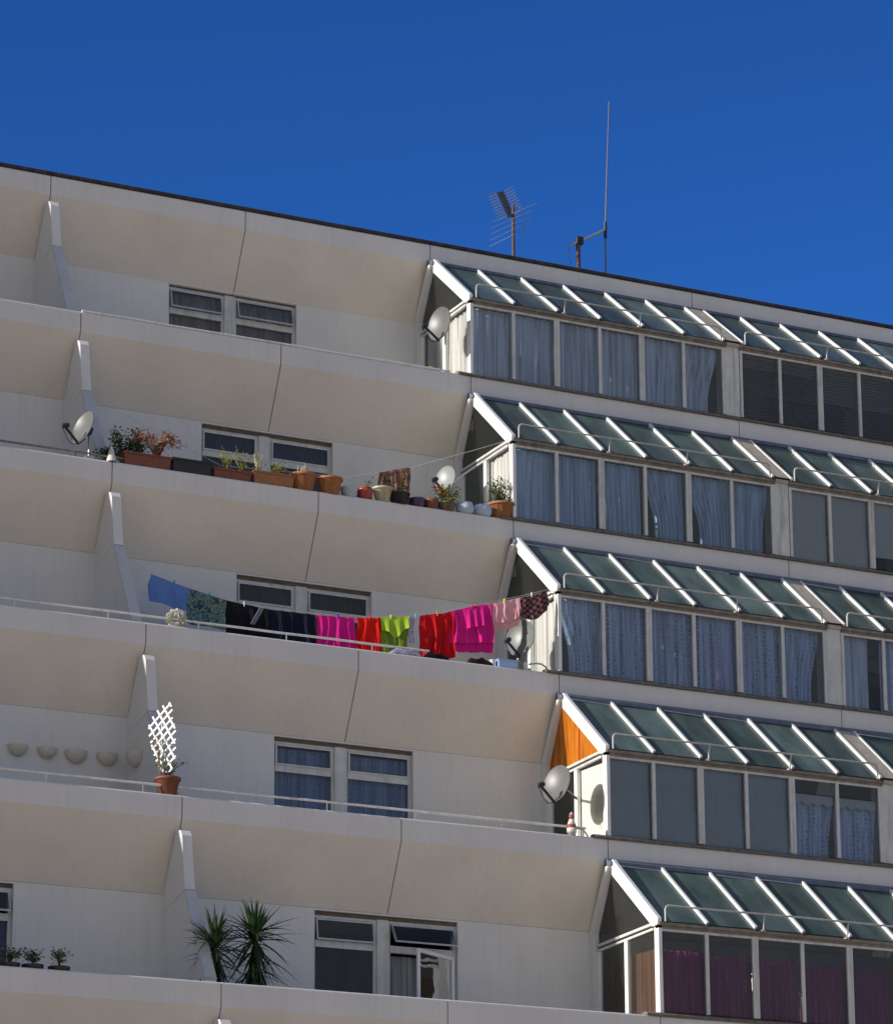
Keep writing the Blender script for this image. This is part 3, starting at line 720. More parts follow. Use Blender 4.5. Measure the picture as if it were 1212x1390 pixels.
# ------------------------------------------------------------------ pots and plants
def leaf(g, p, d, L_, w, n=Vector((0, 0, 1)), bend=.2):
    d = d.normalized(); s_ = d.cross(n)
    if s_.length < 1e-3: s_ = Vector((1, 0, 0))
    s_.normalize(); up = s_.cross(d)
    a = p+d*L_*.5+up*L_*bend*.5; q = p+d*L_
    g.add([p, a+s_*w/2, q, a-s_*w/2], [(0, 1, 2), (0, 2, 3)])
def rdir(r, up=.3):
    a = r.uniform(0, 2*math.pi); return Vector((math.cos(a), math.sin(a), r.uniform(up-.8, up+.8))).normalized()
def foliage(t, c, h, rx, m, n=260, ls=.05, seed=0, stems=6, shape='bush', stemmat=stemm, name='foliage', fl=None):
    r = random.Random(seed); gs, gl = MB(), MB(); tips = []
    for i in range(stems):
        a = r.uniform(0, 2*math.pi); q = r.uniform(.25, 1); hh = h*r.uniform(.6, 1.0)
        e = c+Vector((math.cos(a)*rx*q, math.sin(a)*min(rx, .16)*q, hh)); mid = c.lerp(e, .5)+Vector((0, 0, hh*.15))
        if shape == 'arch': mid = c+Vector((math.cos(a)*rx*q*.5, math.sin(a)*.08*q, hh*.85)); e = c+Vector((math.cos(a)*rx*q*1.15, math.sin(a)*.16*q, hh*r.uniform(.55, .9)))
        gs.tube([c, mid, e], [.008, .006, .003], 5, caps=False); tips.append((c, mid, e))
    for i in range(n):
        s0, s1, s2 = r.choice(tips); u = r.random()**.6
        p = s0.lerp(s1, u*2) if u < .5 else s1.lerp(s2, u*2-1)
        p = p+Vector((r.gauss(0, 1), r.gauss(0, .7), r.gauss(0, .8)))*(ls*.75)
        leaf(gl, p, rdir(r, .25), ls*r.uniform(.6, 1.3), ls*r.uniform(.35, .6), Vector((r.uniform(-1, 1), r.uniform(-1, 1), 1)))
    gs.build('stem', stemmat, t); gl.build(name, m, t)
    if fl:
        mf, nf, sf = fl; g = MB()
        for i in range(nf):
            s0, s1, s2 = r.choice(tips); p = s2.lerp(s1, r.random()*.5)+rdir(r)*ls*.6
            for j in range(7): leaf(g, p, rdir(r, .3), sf, sf*.8)
        g.build('flowers', mf, t)
def pot(t, c, rb, rt, h, m, rim=True, body='pot', ribs=0):
    g = MB(); w = .012
    prof = [(0, 0), (rb, 0), (rb+(rt-rb)*.8, h*.82)]
    if rim: prof += [(rt*.97, h*.83), (rt*1.06, h*.85), (rt*1.07, h*.98), (rt*1.03, h), (rt*.93, h), (rt*.91, h*.9), (0, h*.88)]
    else: prof += [(rt, h), (rt-w, h), (rt-w*1.5, h*.9), (0, h*.88)]
    if m is terra:
        g.lathe(prof, c, 56)
        for i, v in enumerate(g.v):
            ring, j = divmod(i, 56)
            if ring in (1, 2) and j % 4 < 2: d = Vector((v.x-c.x, v.y-c.y, 0)); v -= d*.045
    else: g.lathe(prof, c, 28)
    g.build(body, m, t)
    g = MB(); g.lathe([(rt*.9, h*.91), (rt*.4, h*.925), (0, h*.93)], c, 20); g.build('soil', soil, t)
def trough(t, a, b, y, w, h, m):
    """long planter from a.x to b.x, walls slope outward"""
    g = MB(); x0, x1, z = a.x, b.x, a.z; s_ = .025
    o = [(x0+s_, y-w/2+s_, z), (x1-s_, y-w/2+s_, z), (x1-s_, y+w/2-s_, z), (x0+s_, y+w/2-s_, z)]
    h *= 1.25
    T_ = [(x0, y-w/2, z+h), (x1, y-w/2, z+h), (x1, y+w/2, z+h), (x0, y+w/2, z+h)]
    g.add(o+T_, [(3, 2, 1, 0), (0, 1, 5, 4), (1, 2, 6, 5), (2, 3, 7, 6), (3, 0, 4, 7)])
    r = .014
    for q in ((x0-r, y-w/2-r, x1+r, y-w/2+r), (x0-r, y+w/2-r, x1+r, y+w/2+r)): g.box((q[0], q[1], z+h-.025), (q[2], q[3], z+h+.003))
    for q in ((x0-r, x0+r), (x1-r, x1+r)): g.box((q[0], y-w/2+r, z+h-.025), (q[1], y+w/2-r, z+h+.002))
    g.build('trough', m, t)
    g = MB(); g.add([(x0+.01, y-w/2+.01, z+h-.03), (x1-.01, y-w/2+.01, z+h-.03), (x1-.01, y+w/2-.01, z+h-.03), (x0+.01, y+w/2-.01, z+h-.03)], [(0, 1, 2, 3)]); g.build('soil', soil, t)
def px_x(px, k, y, z=0.):
    """x where sight column px meets (y, z) of storey k"""
    lo, hi = -14, 12
    for _ in range(40):
        m = (lo+hi)/2; P = fr(k, m, y, z)-CAM; u = 606+F_PX*P.dot(RT)/P.dot(FW)
        if u < px: lo = m
        else: hi = m
    return lo
Y2 = .13
def place(px, k=2, y=Y2): return fr(k, px_x(px, k, y), y, 0.)
# left group, storey 2
c = place(168, y=.35); c.z = zk(2)-.06
t = thing('shrub', c, 'dark green leafy shrub with arching shoots at the left end of the planters', 'plant'); pot(t, c-Vector((0, 0, .12)), .11, .15, .2, terrad)
foliage(t, c+Vector((0, 0, .04)), .72, .34, leafd, 620, .065, 5, 13)
c = place(146, y=.38); c.z = zk(2)-.06
t = thing('shrub', c, 'low dark evergreen shrub tucked against the dividing wall by the dish', 'plant'); pot(t, c-Vector((0, 0, .12)), .09, .12, .18, terrad)
foliage(t, c+Vector((0, 0, .02)), .36, .17, leafd, 420, .06, 6, 9)
c = place(151, y=.03); g = MB(); g.lathe([(.075, 0), (.07, .05), (.035, .19), (.0, .26)], c, 12)
tag(g.build('plant_cone', potsnow, org=c), 'small sunlit white cone between the shrub and the first trough', 'ornament')
a, b_ = place(165), place(229)
t = thing('planter', fr(2, (a.x+b_.x)/2, Y2, 0), 'long brown-red trough with a red and cream branching plant', 'planter', 'planters on the second-storey parapet'); trough(t, a, b_, yk(2)+Y2, .2, .16, terrad)
cc = fr(2, px_x(213, 2, Y2), Y2, .14)
foliage(t, cc, .60, .52, leafr, 400, .05, 8, 17, shape='arch', stemmat=leafr); foliage(t, cc, .42, .30, leafc, 170, .065, 9, 10, name='pale_leaves')
cc = fr(2, px_x(190, 2, Y2), Y2, .14); foliage(t, cc, .26, .26, leafd, 170, .06, 10, 8, name='green_leaves')
a, b_ = place(231), place(284)
t = thing('planter', fr(2, (a.x+b_.x)/2, Y2, 0), 'empty black trough on the parapet left of the window', 'planter', 'planters on the second-storey parapet'); trough(t, a, b_, yk(2)+Y2, .2, .17, blackp)
a, b_ = place(287), place(338)
t = thing('planter', fr(2, (a.x+b_.x)/2, Y2, 0), 'low brown-red trough with thin yellow-flowered shoots, right of the black trough', 'planter', 'planters on the second-storey parapet'); trough(t, a, b_, yk(2)+Y2, .2, .12, terrad)
for q in (308, 328): foliage(t, fr(2, px_x(q, 2, Y2), Y2, .1), .40, .2, leafy, 60, .055, q, 8, stemmat=leafy, name='shoots')
a, b_ = place(341), place(396)
t = thing('planter', fr(2, (a.x+b_.x)/2, Y2, 0), 'orange-brown trough with pale upright stalks and yellow leaves, next to the round pots', 'planter', 'planters on the second-storey parapet'); trough(t, a, b_, yk(2)+Y2, .2, .16, terra)
foliage(t, fr(2, px_x(349, 2, Y2), Y2, .13), .40, .12, leafy, 60, .05, 41, 8, stemmat=straw, name='stalk_leaves')
foliage(t, fr(2, px_x(376, 2, Y2), Y2, .13), .22, .15, leafy, 80, .07, 42, 7, stemmat=straw, name='broad_leaves')
c = place(411); t = thing('flower_pot', c, 'round terracotta pot with a few bare dry stalks', 'pot', 'round pots on the second-storey parapet'); pot(t, c, .15, .205, .27, terra)
g = MB(); r = random.Random(3)
for i in range(8): 
    q = c+Vector((r.uniform(-.15, .15), r.uniform(-.06, .06), .23)); g.tube([q, q+Vector((r.uniform(-.04, .04), 0, r.uniform(.08, .24)))], [.008, .004], 5)
g.build('dry_stalks', straw, t)
c = place(447); t = thing('flower_pot', c, 'round terracotta pot without a plant, right of the pot with dry stalks', 'pot', 'round pots on the second-storey parapet'); pot(t, c, .155, .20, .27, terra)
c = place(474); t = thing('bucket', c, 'pale blue plastic tub between the terracotta pot and the red pot', 'bucket'); g = MB(); g.lathe([(0, 0), (.115, 0), (.14, .16), (.145, .165), (.135, .165), (.11, .01), (0, .01)], c, 24); g.build('tub', bluew, t)
g = MB(); g.tube([c+Vector((.13, 0, .14)), c+Vector((.2, -.05, .2))], .012, 6); g.build('handle', ivory, t)
c = place(495); t = thing('flower_pot', c, 'glossy red pot with a single small seedling', 'pot', 'round pots on the second-storey parapet'); pot(t, c, .115, .125, .19, redpl, False)
foliage(t, c+Vector((.06, 0, .17)), .2, .06, leafm, 22, .05, 71, 3)
c = place(519, y=.10); t = thing('flower_pot', c, 'wide cream glazed bowl pot beside the glossy red pot', 'pot', 'round pots on the second-storey parapet'); pot(t, c, .10, .165, .23, creamg)
c = place(541, y=.09); t = thing('flower_pot', c, 'squat black bowl pot below the patterned cloth', 'pot', 'round pots on the second-storey parapet'); pot(t, c, .12, .17, .18, blackp)
foliage(t, c+Vector((.08, .02, .15)), .14, .1, leafm, 40, .05, 72, 4)
c = place(566); t = thing('flower_pot', c, 'dark purple pot between the black bowl and the small red-brown pot', 'pot', 'round pots on the second-storey parapet'); pot(t, c, .12, .13, .15, purpg, False)
c = place(585.5, y=.11); t = thing('flower_pot', c, 'small red-brown pot left of the flowering geranium', 'pot', 'round pots on the second-storey parapet'); pot(t, c, .105, .115, .17, terrad, False)
c = place(606, y=.09); t = thing('flower_basket', c, 'brown basket of red geraniums with yellow-green leaves', 'flower basket'); pot(t, c, .11, .15, .13, brown)
foliage(t, c+Vector((0, 0, .12)), .28, .2, leafm, 130, .065, 73, 9, fl=(petalr, 16, .05)); foliage(t, c+Vector((.07, -.03, .1)), .24, .18, leafy, 150, .06, 74, 8, name='pale_leaves')
for q, px in enumerate((630.5, 655)):
    c = place(px, y=.10); t = thing('glass_jar', c, ['clear round jar beside the geranium basket', 'clear round jar beside the large terracotta pot at the corner'][q], 'jar', 'clear jars on the parapet')
    g = MB(); g.lathe([(0, 0), (.11, 0), (.145, .05), (.15, .12), (.125, .175), (.12, .185), (.112, .185), (.115, .17), (.135, .12), (.13, .05), (0, .01)], c, 26); g.build('bowl', bluew, t)
c = place(680, y=.14); t = thing('flower_pot', c, 'large terracotta pot with a green and white plant at the glazed corner', 'pot', 'round pots on the second-storey parapet'); pot(t, c, .165, .215, .27, terra)
foliage(t, c+Vector((0, 0, .24)), .44, .24, leafm, 330, .055, 75, 12, fl=(ivory, 16, .025)); foliage(t, c+Vector((0, 0, .22)), .16, .27, leafd, 190, .065, 76, 10, name='low_leaves')
# trellis pot, storey 4
c = place(227, 4, .16); t = thing('flower_pot', c, 'terracotta pot with a trailing rose at the foot of the white trellis', 'pot'); pot(t, c, .12, .18, .26, terrad)
foliage(t, c+Vector((0, 0, .24)), .28, .26, leafm, 120, .05, 80, 10, fl=(ivory, 9, .03)); foliage(t, c+Vector((-.1, 0, .24)), .75, .12, leafy, 40, .05, 81, 4, name='climbing_shoots')
TA = fr(4, px_x(237, 4, .05, .6), .05, 0); TD = Vector((-.60, .80, 0)); TN = Vector((-.80, -.60, 0))
P0 = lambda px, py: at2(px, py, TA, TA+TD)
t = thing('trellis', TA+TD*.2, 'bright white diamond lattice trellis standing in the pot by the dividing wall', 'trellis')
outline = [(202, 990), (206, 978), (214, 967), (224, 958), (232, 955), (233, 982), (237, 985), (237, 1000), (237, 1030), (232, 1046), (222, 1048), (214, 1036), (208, 1018), (205, 1005)]
ox = [((P0(a, b)-TA).dot(TD), P0(a, b).z) for a, b in outline]; n = len(ox)
def clip(u0, dvec):
    ts = []
    for i in range(n):
        a, b = ox[i], ox[(i+1) % n]; ex, ez = b[0]-a[0], b[1]-a[1]; den = dvec[0]*ez-dvec[1]*ex
        if abs(den) < 1e-9: continue
        t_ = ((a[0]-u0[0])*ez-(a[1]-u0[1])*ex)/den; s_ = ((a[0]-u0[0])*dvec[1]-(a[1]-u0[1])*dvec[0])/den
        if 0 <= s_ <= 1: ts.append(t_)
    return (min(ts), max(ts)) if len(ts) >= 2 else None
T3 = lambda u, z, o: Vector((TA.x, TA.y, 0))+TD*u+TN*o+Vector((0, 0, z))
cx, cz = sum(p[0] for p in ox)/n, sum(p[1] for p in ox)/n; g = MB()
for dv, sp, off in (((.50, .866), .105, .006), ((-.72, .69), .088, -.006)):
    nv = (-dv[1], dv[0])
    for i in range(-12, 13):
        u0 = (cx+nv[0]*sp*i, cz+nv[1]*sp*i); q = clip(u0, dv)
        if q and q[1]-q[0] > .03:
            g.bar(T3(u0[0]+dv[0]*(q[0]-.02), u0[1]+dv[1]*(q[0]-.02), off), T3(u0[0]+dv[0]*(q[1]+.02), u0[1]+dv[1]*(q[1]+.02), off), .025, .010, TN)
g.build('lattice', white, t)
g = MB(); g.tube([T3(.22, zk(4)+.2, -.02), T3(.22, zk(4)+1.2, -.02)], .010, 8); g.build('stake', white, t)
# half bowls on the wall, storey 4
gb = ['leftmost', 'second from the left', 'third from the left', 'fourth from the left']
for i, px in enumerate((24, 64, 103, 145)):
    c = at(px, 1012+i*4, 4, 1.80); rr = (.155, .15, .175, .165)[i]
    g = MB(); prof = [(rr*math.cos(a), -rr*1.05*math.sin(a)) for a in [rad(v) for v in (90, 75, 60, 45, 30, 15, 0)]]
    vs = []; fs = []; m_ = 14
    for (r_, h_) in prof:
        for j in range(m_+1):
            a = math.pi*j/m_; vs.append(c+Vector((r_*math.cos(a), -r_*math.sin(a)*.9, h_)))
    for a_ in range(len(prof)-1):
        for j in range(m_): q = a_*(m_+1)+j; fs.append((q, q+m_+1, q+m_+2, q+1))
    g.add(vs, fs, True); inner = [(v-c)*.9+c for v in vs]; g.add(inner, [f[::-1] for f in fs], True)
    k0 = (len(prof)-1)*(m_+1)
    for j in range(m_): g.add([vs[k0+j], vs[k0+j+1], inner[k0+j+1], inner[k0+j]], [(0, 1, 2, 3)])
    tag(g.build('wall_bowl', wl, org=c), 'beige half-bowl wall planter, %s in the row on the left wall' % gb[i], 'wall planter', 'half bowls on the terrace wall')
c = atx(186, 1022, -A2-.085)
g = MB(); rr = .19; vs = []; fs = []; m_ = 14; prof = [(rr*math.cos(a), -rr*1.15*math.sin(a)) for a in [rad(v) for v in (90, 75, 60, 45, 30, 15, 0)]]
for (r_, h_) in prof:
    for j in range(m_+1): a = math.pi*j/m_; vs.append(c+Vector((-r_*math.sin(a)*.9, -r_*math.cos(a), h_)))
for a_ in range(len(prof)-1):
    for j in range(m_): q = a_*(m_+1)+j; fs.append((q, q+m_+1, q+m_+2, q+1))
g.add(vs, fs, True); inner = [(v-c)*.9+c for v in vs]; g.add(inner, [f[::-1] for f in fs], True)
k0 = (len(prof)-1)*(m_+1)
for j in range(m_): g.add([vs[k0+j], vs[k0+j+1], inner[k0+j+1], inner[k0+j]], [(0, 1, 2, 3)])
tag(g.build('wall_bowl', wl, org=c), 'beige half-bowl wall planter fixed to the dividing wall next to the trellis', 'wall planter', 'half bowls on the terrace wall')
# yuccas, storey 5
def yucca(px, py, y, h, n, seed, label, L_=.66):
    c = at(px, py, 5, y); r = random.Random(seed); t = thing('yucca', Vector((c.x, c.y, zk(5)-.93)), label, 'plant', 'yuccas on the lowest terrace')
    g = MB(); g.tube([Vector((c.x, c.y, zk(5)-.7)), Vector((c.x+.02, c.y, (c.z+zk(5)-.7)/2)), c], [.04, .035, .03], 10); g.build('trunk', stemm, t)
    pot(t, Vector((c.x, c.y, zk(5)-.945)), .15, .2, .3, terrad)
    g = MB()
    for i in range(n):
        a = r.uniform(0, 2*math.pi); el = rad(r.uniform(-80, 85)); d = Vector((math.cos(a)*math.cos(el), math.sin(a)*math.cos(el)*.8, math.sin(el))).normalized()
        ll = L_*r.uniform(.65, 1.05); w = .058; sd = d.cross(Vector((0, 0, 1))).normalized() if abs(d.z) < .98 else Vector((1, 0, 0)); up = sd.cross(d)
        seg = 5; vs = []; st = c+Vector((0, 0, r.uniform(-.55, .05) if el < 0 else r.uniform(-.15, .05)))+d*.03; droop = r.uniform(.05, .6)*(1-abs(d.z)*.6)
        for q in range(seg+1):
            u = q/seg; p = st+d*ll*u-Vector((0, 0, droop*ll*u*u)); ww = w*(1-u**1.7)*.5*(.6+.4*min(1, u*4))+.0015
            vs += [p-sd*ww+up*ww*.35, p-up*ww*.0, p+sd*ww+up*ww*.35]
        fs = []
        for q in range(seg): b0 = q*3; fs += [(b0, b0+1, b0+4, b0+3), (b0+1, b0+2, b0+5, b0+4)]
        g.add(vs, fs)
    g.build('leaves', yucm, t)
yucca(346, 1270, .75, 0, 135, 1, 'taller yucca with spiky leaves against the wall left of the lowest window')
yucca(292, 1284, .62, 0, 120, 2, 'shorter yucca nearer the dividing wall on the lowest terrace', .62)
for q, (px, h, w, m_, f_, lab) in enumerate(((12, .16, .4, leafd, (petalp, 4, .03), 'low dark plants with a pink flower at the lower left corner'), (44, .16, .2, leafd, None, 'clump of dark leaves on the lowest parapet, right of the pink flower'),
                                    (80, .22, .14, leafm, (petalo, 3, .02), 'small upright plant with orange buds on the lowest parapet'))):
    c = fr(5, px_x(px, 5, .15), .15, 0); t = thing('parapet_plant', c, lab, 'plant'); pot(t, c-Vector((0, 0, .001)), .14, .15, .06, blackp, False)
    foliage(t, c+Vector((0, 0, .08)), h, w, m_, 170, .05, 100+q, 8, fl=f_)

# ------------------------------------------------------------------ washing line and washing, storey 3
PL = fr(3, -6.79, .95, 1.27); PR = fr(3, -.03, .03, 1.30)
linepx = [(205, 780), (257, 799), (306, 815), (362, 827), (428, 835), (484, 839), (520, 839), (556, 837), (600, 833), (640, 824), (668, 820), (704, 812), (742, 803)]
LP = [PL]+[at2(a, b, PL, PR) for a, b in linepx]+[PR]
g = MB(); g.tube(LP, .004, 6); g.tube([p+Vector((0, .02, .03)) for p in LP], .003, 6)
tag(g.build('washing_line', ropem, org=PL), 'thin washing line strung from the dividing wall to the glazed bay', 'washing line')
def onl(px):
    """point on the line at pixel column px"""
    pr = [(606+F_PX*(p-CAM).dot(RT)/(p-CAM).dot(FW), p) for p in LP]
    for (a, p), (b, q) in zip(pr, pr[1:]):
        if a <= px <= b: return p.lerp(q, (px-a)/(b-a))
    return LP[-1]
ldir = Vector((PR.x-PL.x, PR.y-PL.y, 0)).normalized(); lnorm = Vector((-ldir.y, ldir.x, 0))
def garment(name, px0, px1, drop0, drop1, m, label, seed, cat, folds=7, amp=.022, shape=None, back=None, taper=0., part=False, slant=0.):
    """cloth pegged along the line between columns px0..px1; drops in metres at each side; folded over the line"""
    r = random.Random(seed); a, b = onl(px0), onl(px1); nx, nz = 36, 22; g = MB()
    w = (b-a).length; phase = r.uniform(0, 6); f2 = folds*1.9
    def row(u, t, side):
        p = onl(px0+(px1-px0)*u); dr = drop0+(drop1-drop0)*u
        if shape: dr *= shape(u)
        if side < 0: dr *= (back if back else .8)
        cx = (u-.5)*w*(-taper)*t+slant*t
        am = amp*(.2+1.0*t**.7)
        q = u+.05*math.sin(u*5.1+seed)+.03*math.sin(u*11.3+phase)
        s_ = am*(math.sin(folds*.62*q*6.28+phase+1.3*math.sin(t*2.1+seed))*.8+.5*math.sin(folds*1.27*q*6.28+phase*2.3+t*2.9*math.sin(seed))+.28*math.sin(folds*2.6*q*6.28+phase*.7-t*4))*(.55+.6*abs(math.sin(u*4.3+seed*1.7)))
        return p+ldir*(cx+.012*math.sin(t*7+u*5+seed))+lnorm*(s_-side*(.012+.01*t))-Vector((0, 0, dr*t+.008*math.sin(u*9+phase)*t))
    uvs = []
    for side in (1, -1):
        o = len(g.v)
        for j in range(nz+1):
            for i in range(nx+1):
                u, t = i/nx, j/nz; g.uv[len(g.v)] = (u*w*1.0, t*.5*(1 if side > 0 else -1)); g.v.append(row(u, t, side))
        for j in range(nz):
            for i in range(nx):
                q = o+j*(nx+1)+i; f = [q, q+1, q+nx+2, q+nx+1]; g.f.append(f if side < 0 else f[::-1]); g.sm.append(True); g.mi.append(0)
    return tag(g.build(name, m, org=(a+b)/2), label, cat)
blue = cloth('cloth_blue', [(.12, .23, .54)], 5, 'plain'); pat = cloth('cloth_jungle', [(.02, .08, .12), (.22, .26, .14), (.03, .14, .24), (.30, .30, .24), (.04, .10, .06)], 9)
blk = cloth('cloth_black', [(.008, .008, .012)], 5, 'plain'); navy = cloth('cloth_navy', [(.008, .010, .028)], 5, 'plain')
mag = cloth('cloth_magenta', [(.66, .014, .25)], 6, 'plain'); red = cloth('cloth_red', [(.66, .012, .006)], 6, 'plain', trans=.06); redd = cloth('cloth_crimson', [(.52, .006, .012)], 6, 'plain', trans=.08)
lime = cloth('cloth_lime', [(.34, .52, .04)], 6, 'plain'); lime_shade = cloth('cloth_lime_shade', [(.17, .27, .03)], 6, 'plain')  # second dye is the lime darkened, shade of the lower shirt in its colour
lace_ = cloth('cloth_lavender', [(.5, .46, .58), (.12, .09, .2), (.62, .58, .68)], 26); pinkc = cloth('cloth_palepink', [(.78, .42, .46)], 6, 'plain', trans=.2)
tart = cloth('cloth_tartan', [(.05, .018, .022), (.19, .10, .105)], 17, 'check'); brownp = cloth('cloth_leopard', [(.06, .03, .02), (.40, .24, .16), (.10, .05, .035), (.50, .32, .24)], 22)
strp = cloth('cloth_stripe', [(.30, .33, .45)], 6, 'plain')
garment('towel', 204, 257, .40, .36, blue, 'plain blue towel at the left end of the washing line', 1, 'towel', 3, .012, slant=-.03)
garment('towel', 253, 306, .55, .46, pat, 'blue and green leaf-patterned towel next to the plain blue one', 2, 'towel', 3, .014)
gm = garment('sweatshirt', 306, 364, .55, .50, blk, 'black tracksuit top with a pale striped sleeve on the washing line', 3, 'clothing', 4, .02)
s0, s1 = at2(354, 826, PL, PR)-lnorm*.06, at2(341, 849, PL, PR)-lnorm*.06
g = MB()
for q in (-.028, 0, .028): v = ldir*q; g.bar(s0+v, s1+v, .010, .012, (0, 1, 0))
g.build('sleeve_stripe', strp, gm)
garment('trousers', 364, 428, .50, .50, navy, 'dark navy trousers hanging between the black top and the magenta cloth', 4, 'clothing', 5, .022)
garment('shirt', 430, 482, .56, .60, mag, 'magenta shirt in vertical folds, left of the red shirt', 5, 'shirt', 6, .026)
garment('shirt', 484, 521, .58, .58, red, 'narrow bright red shirt between the magenta and the lime green ones', 6, 'shirt', 4, .024)
t_ = garment('shirt', 517, 553, .58, .58, lime_shade, 'lime green shirt folded over the line beside the red one', 7, 'shirt', 3, .02)
def over(px0, px1, dr, m, parent, seed, shape, off=.05):
    r = random.Random(seed); nx, nz = 30, 14; g = MB()
    for j in range(nz+1):
        for i in range(nx+1):
            u, t = i/nx, j/nz; p = onl(px0+(px1-px0)*u); g.v.append(p-lnorm*(off*(.4+t)+.022*t*math.sin(u*17+seed))-Vector((0, 0, dr*shape(u)*t-.006)))
    for j in range(nz):
        for i in range(nx): q = j*(nx+1)+i; g.f.append([q, q+nx+1, q+nx+2, q+1]); g.sm.append(True); g.mi.append(0)
    g.build('folded_flap', m, parent)
over(516, 553, .30, lime, t_, 3, lambda u: .72+.28*math.sin(u*math.pi)-.12*math.sin(u*9))
garment('lace_strip', 554, 561, .42, .42, lace_, 'narrow white lace strip right of the lime green shirt', 8, 'clothing', 1, .01)
garment('shirt', 570, 616, .72, .74, redd, 'wide deep red shirt in the middle right of the washing line', 9, 'shirt', 5, .028)
t_ = garment('shirt', 608, 668, .50, .62, mag, 'hot pink shirt with a second layer hanging lower, right of the deep red one', 10, 'shirt', 5, .024, back=1.25)
over(632, 657, .34, mag, t_, 5, lambda u: 1., .045)
t_ = garment('camisole', 664, 706, .33, .33, pinkc, 'pale pink camisole with a shorter hem on the right part of the line', 11, 'clothing', 4, .016, back=1.35, taper=.05)
garment('checked_shorts', 704, 743, .36, .36, tart, 'dark tartan shorts at the right end of the line against the white end wall', 12, 'clothing', 3, .02, shape=lambda u: .85+.25*math.sin(u*3.1))
peg_cols = {}
def peg(px, col, label):
    if col not in peg_cols: peg_cols[col] = mat('peg_'+'_'.join(str(int(c*99)) for c in col), col, .4, .05)
    p = onl(px)-lnorm*.015; g = MB()
    for s_ in (-1, 1):
        off = lnorm*.012*s_; g.bar(p+off*.6-Vector((0, 0, .036)), p+off*1.3+Vector((0, 0, .04)), .013, .010, (0, 1, 0))
    g.tube([p-ldir*.011+Vector((0, 0, .008)), p+ldir*.011+Vector((0, 0, .008))], .012, 8)
    tag(g.build('clothes_peg', peg_cols[col], org=p), label, 'clothes peg', 'pegs on the washing line')
teal = (.02, .35, .38)
for px, col, l in ((236, teal, 'teal peg on the plain blue towel'), (284, teal, 'teal peg on the leaf-patterned towel'), (331, (.7, .7, .7), 'white peg on the black tracksuit top'), (458, (.02, .06, .5), 'dark blue peg on the magenta shirt'),
                   (501, (.7, .06, .04), 'red peg on the narrow red shirt'), (530, (.75, .75, .15), 'yellow peg on the lime green shirt'), (564, (.1, .5, .6), 'turquoise peg on the bare line right of the lace strip'),
                   (593, (.8, .25, .12), 'orange peg on the wide deep red shirt'), (640, (.75, .05, .08), 'red peg on the hot pink shirt'), (684, (.8, .75, .05), 'yellow peg on the pale pink camisole'), (721, (.8, .8, .78), 'white peg on the tartan shorts')):
    peg(px, col, l)
# second line and cloth, storey 2
Q0 = fr(2, -6.79, 1.02, 1.30); Q1 = fr(2, -.02, .04, 1.33)
mids = [(140, 570), (300, 632), (470, 648), (560, 634), (640, 612)]
QP = [Q0]+[at2(a, b, Q0, Q1) for a, b in mids]+[Q1]
g = MB(); g.tube(QP[0:1]+QP[2:], .004, 6); g.tube([at2(615, 655, Q0, Q1), Q1-Vector((0, 0, .02))], .004, 6)
tag(g.build('washing_line', ropem, org=Q0), 'sagging washing line behind the pots of the second storey', 'washing line')
LP2 = LP; LP = QP[0:1]+QP[2:]; 
garment('patterned_cloth', 514, 556, .42, .62, brownp, 'brown and pink patterned cloth hanging behind the pots', 14, 'cloth', 5, .02)
LP = LP2
# low things on storey 3
c = place(238, 3, .12); t = thing('flower_ball', c, 'round cream-white flower ball in a tiny pot on the parapet by the patterned towel', 'plant'); pot(t, c, .05, .07, .06, potsnow, False)
g = MB(); r = random.Random(4); cc = c+Vector((0, 0, .14))
for i in range(420):
    d = rdir(r, 0).normalized(); d = Vector((r.gauss(0, 1), r.gauss(0, 1), r.gauss(0, 1))).normalized(); leaf(g, cc+d*.10+d*r.uniform(-.02, .02), (d+rdir(r)*.6), .045, .03, d.orthogonal())
g.build('blooms', ivory, t)
def lump(name, px0, px1, k, y, h, m, label, cat, seed, w=.14):
    a, b = px_x(px0, k, y), px_x(px1, k, y); r = random.Random(seed); g = MB(); nx, ny = 24, 10
    for j in range(ny+1):
        for i in range(nx+1):
            u, v = i/nx, j/ny; e = (math.sin(math.pi*min(1, max(0, u))))**.35*(math.sin(math.pi*v))**.5
            g.v.append(fr(k, a+(b-a)*u, y-w/2+w*v, .002+h*e*(.8+.2*math.sin(u*13+seed)*math.cos(v*6))))
    for j in range(ny):
        for i in range(nx): q = j*(nx+1)+i; g.f.append([q, q+1, q+nx+2, q+nx+1]); g.sm.append(True); g.mi.append(0)
    return tag(g.build(name, m, org=fr(k, (a+b)/2, y, 0)), label, cat)
lump('folded_cloth', 528, 570, 3, .09, .13, lace_, 'lavender and black patterned cloth draped low on the parapet below the lime shirt', 'cloth', 1)
lump('folded_cloth', 574, 608, 3, .10, .12, blk, 'dark cloth lying on the parapet below the deep red shirt', 'cloth', 2)
lump('folded_cloth', 634, 667, 3, .10, .13, cloth('cloth_maroon', [(.035, .008, .012)], 8, 'plain'), 'dark maroon bundle on the parapet below the hot pink shirt', 'cloth', 3)
c = place(668, 3, .10); g = MB(); g.lathe([(0, 0), (.035, 0), (.045, .11), (.038, .11), (.03, .01), (0, .01)], c, 16); tag(g.build('cup', potsnow, org=c), 'small white cup between the maroon bundle and the blue tray', 'cup')
a, b_ = place(673, 3, .12), place(701, 3, .12)
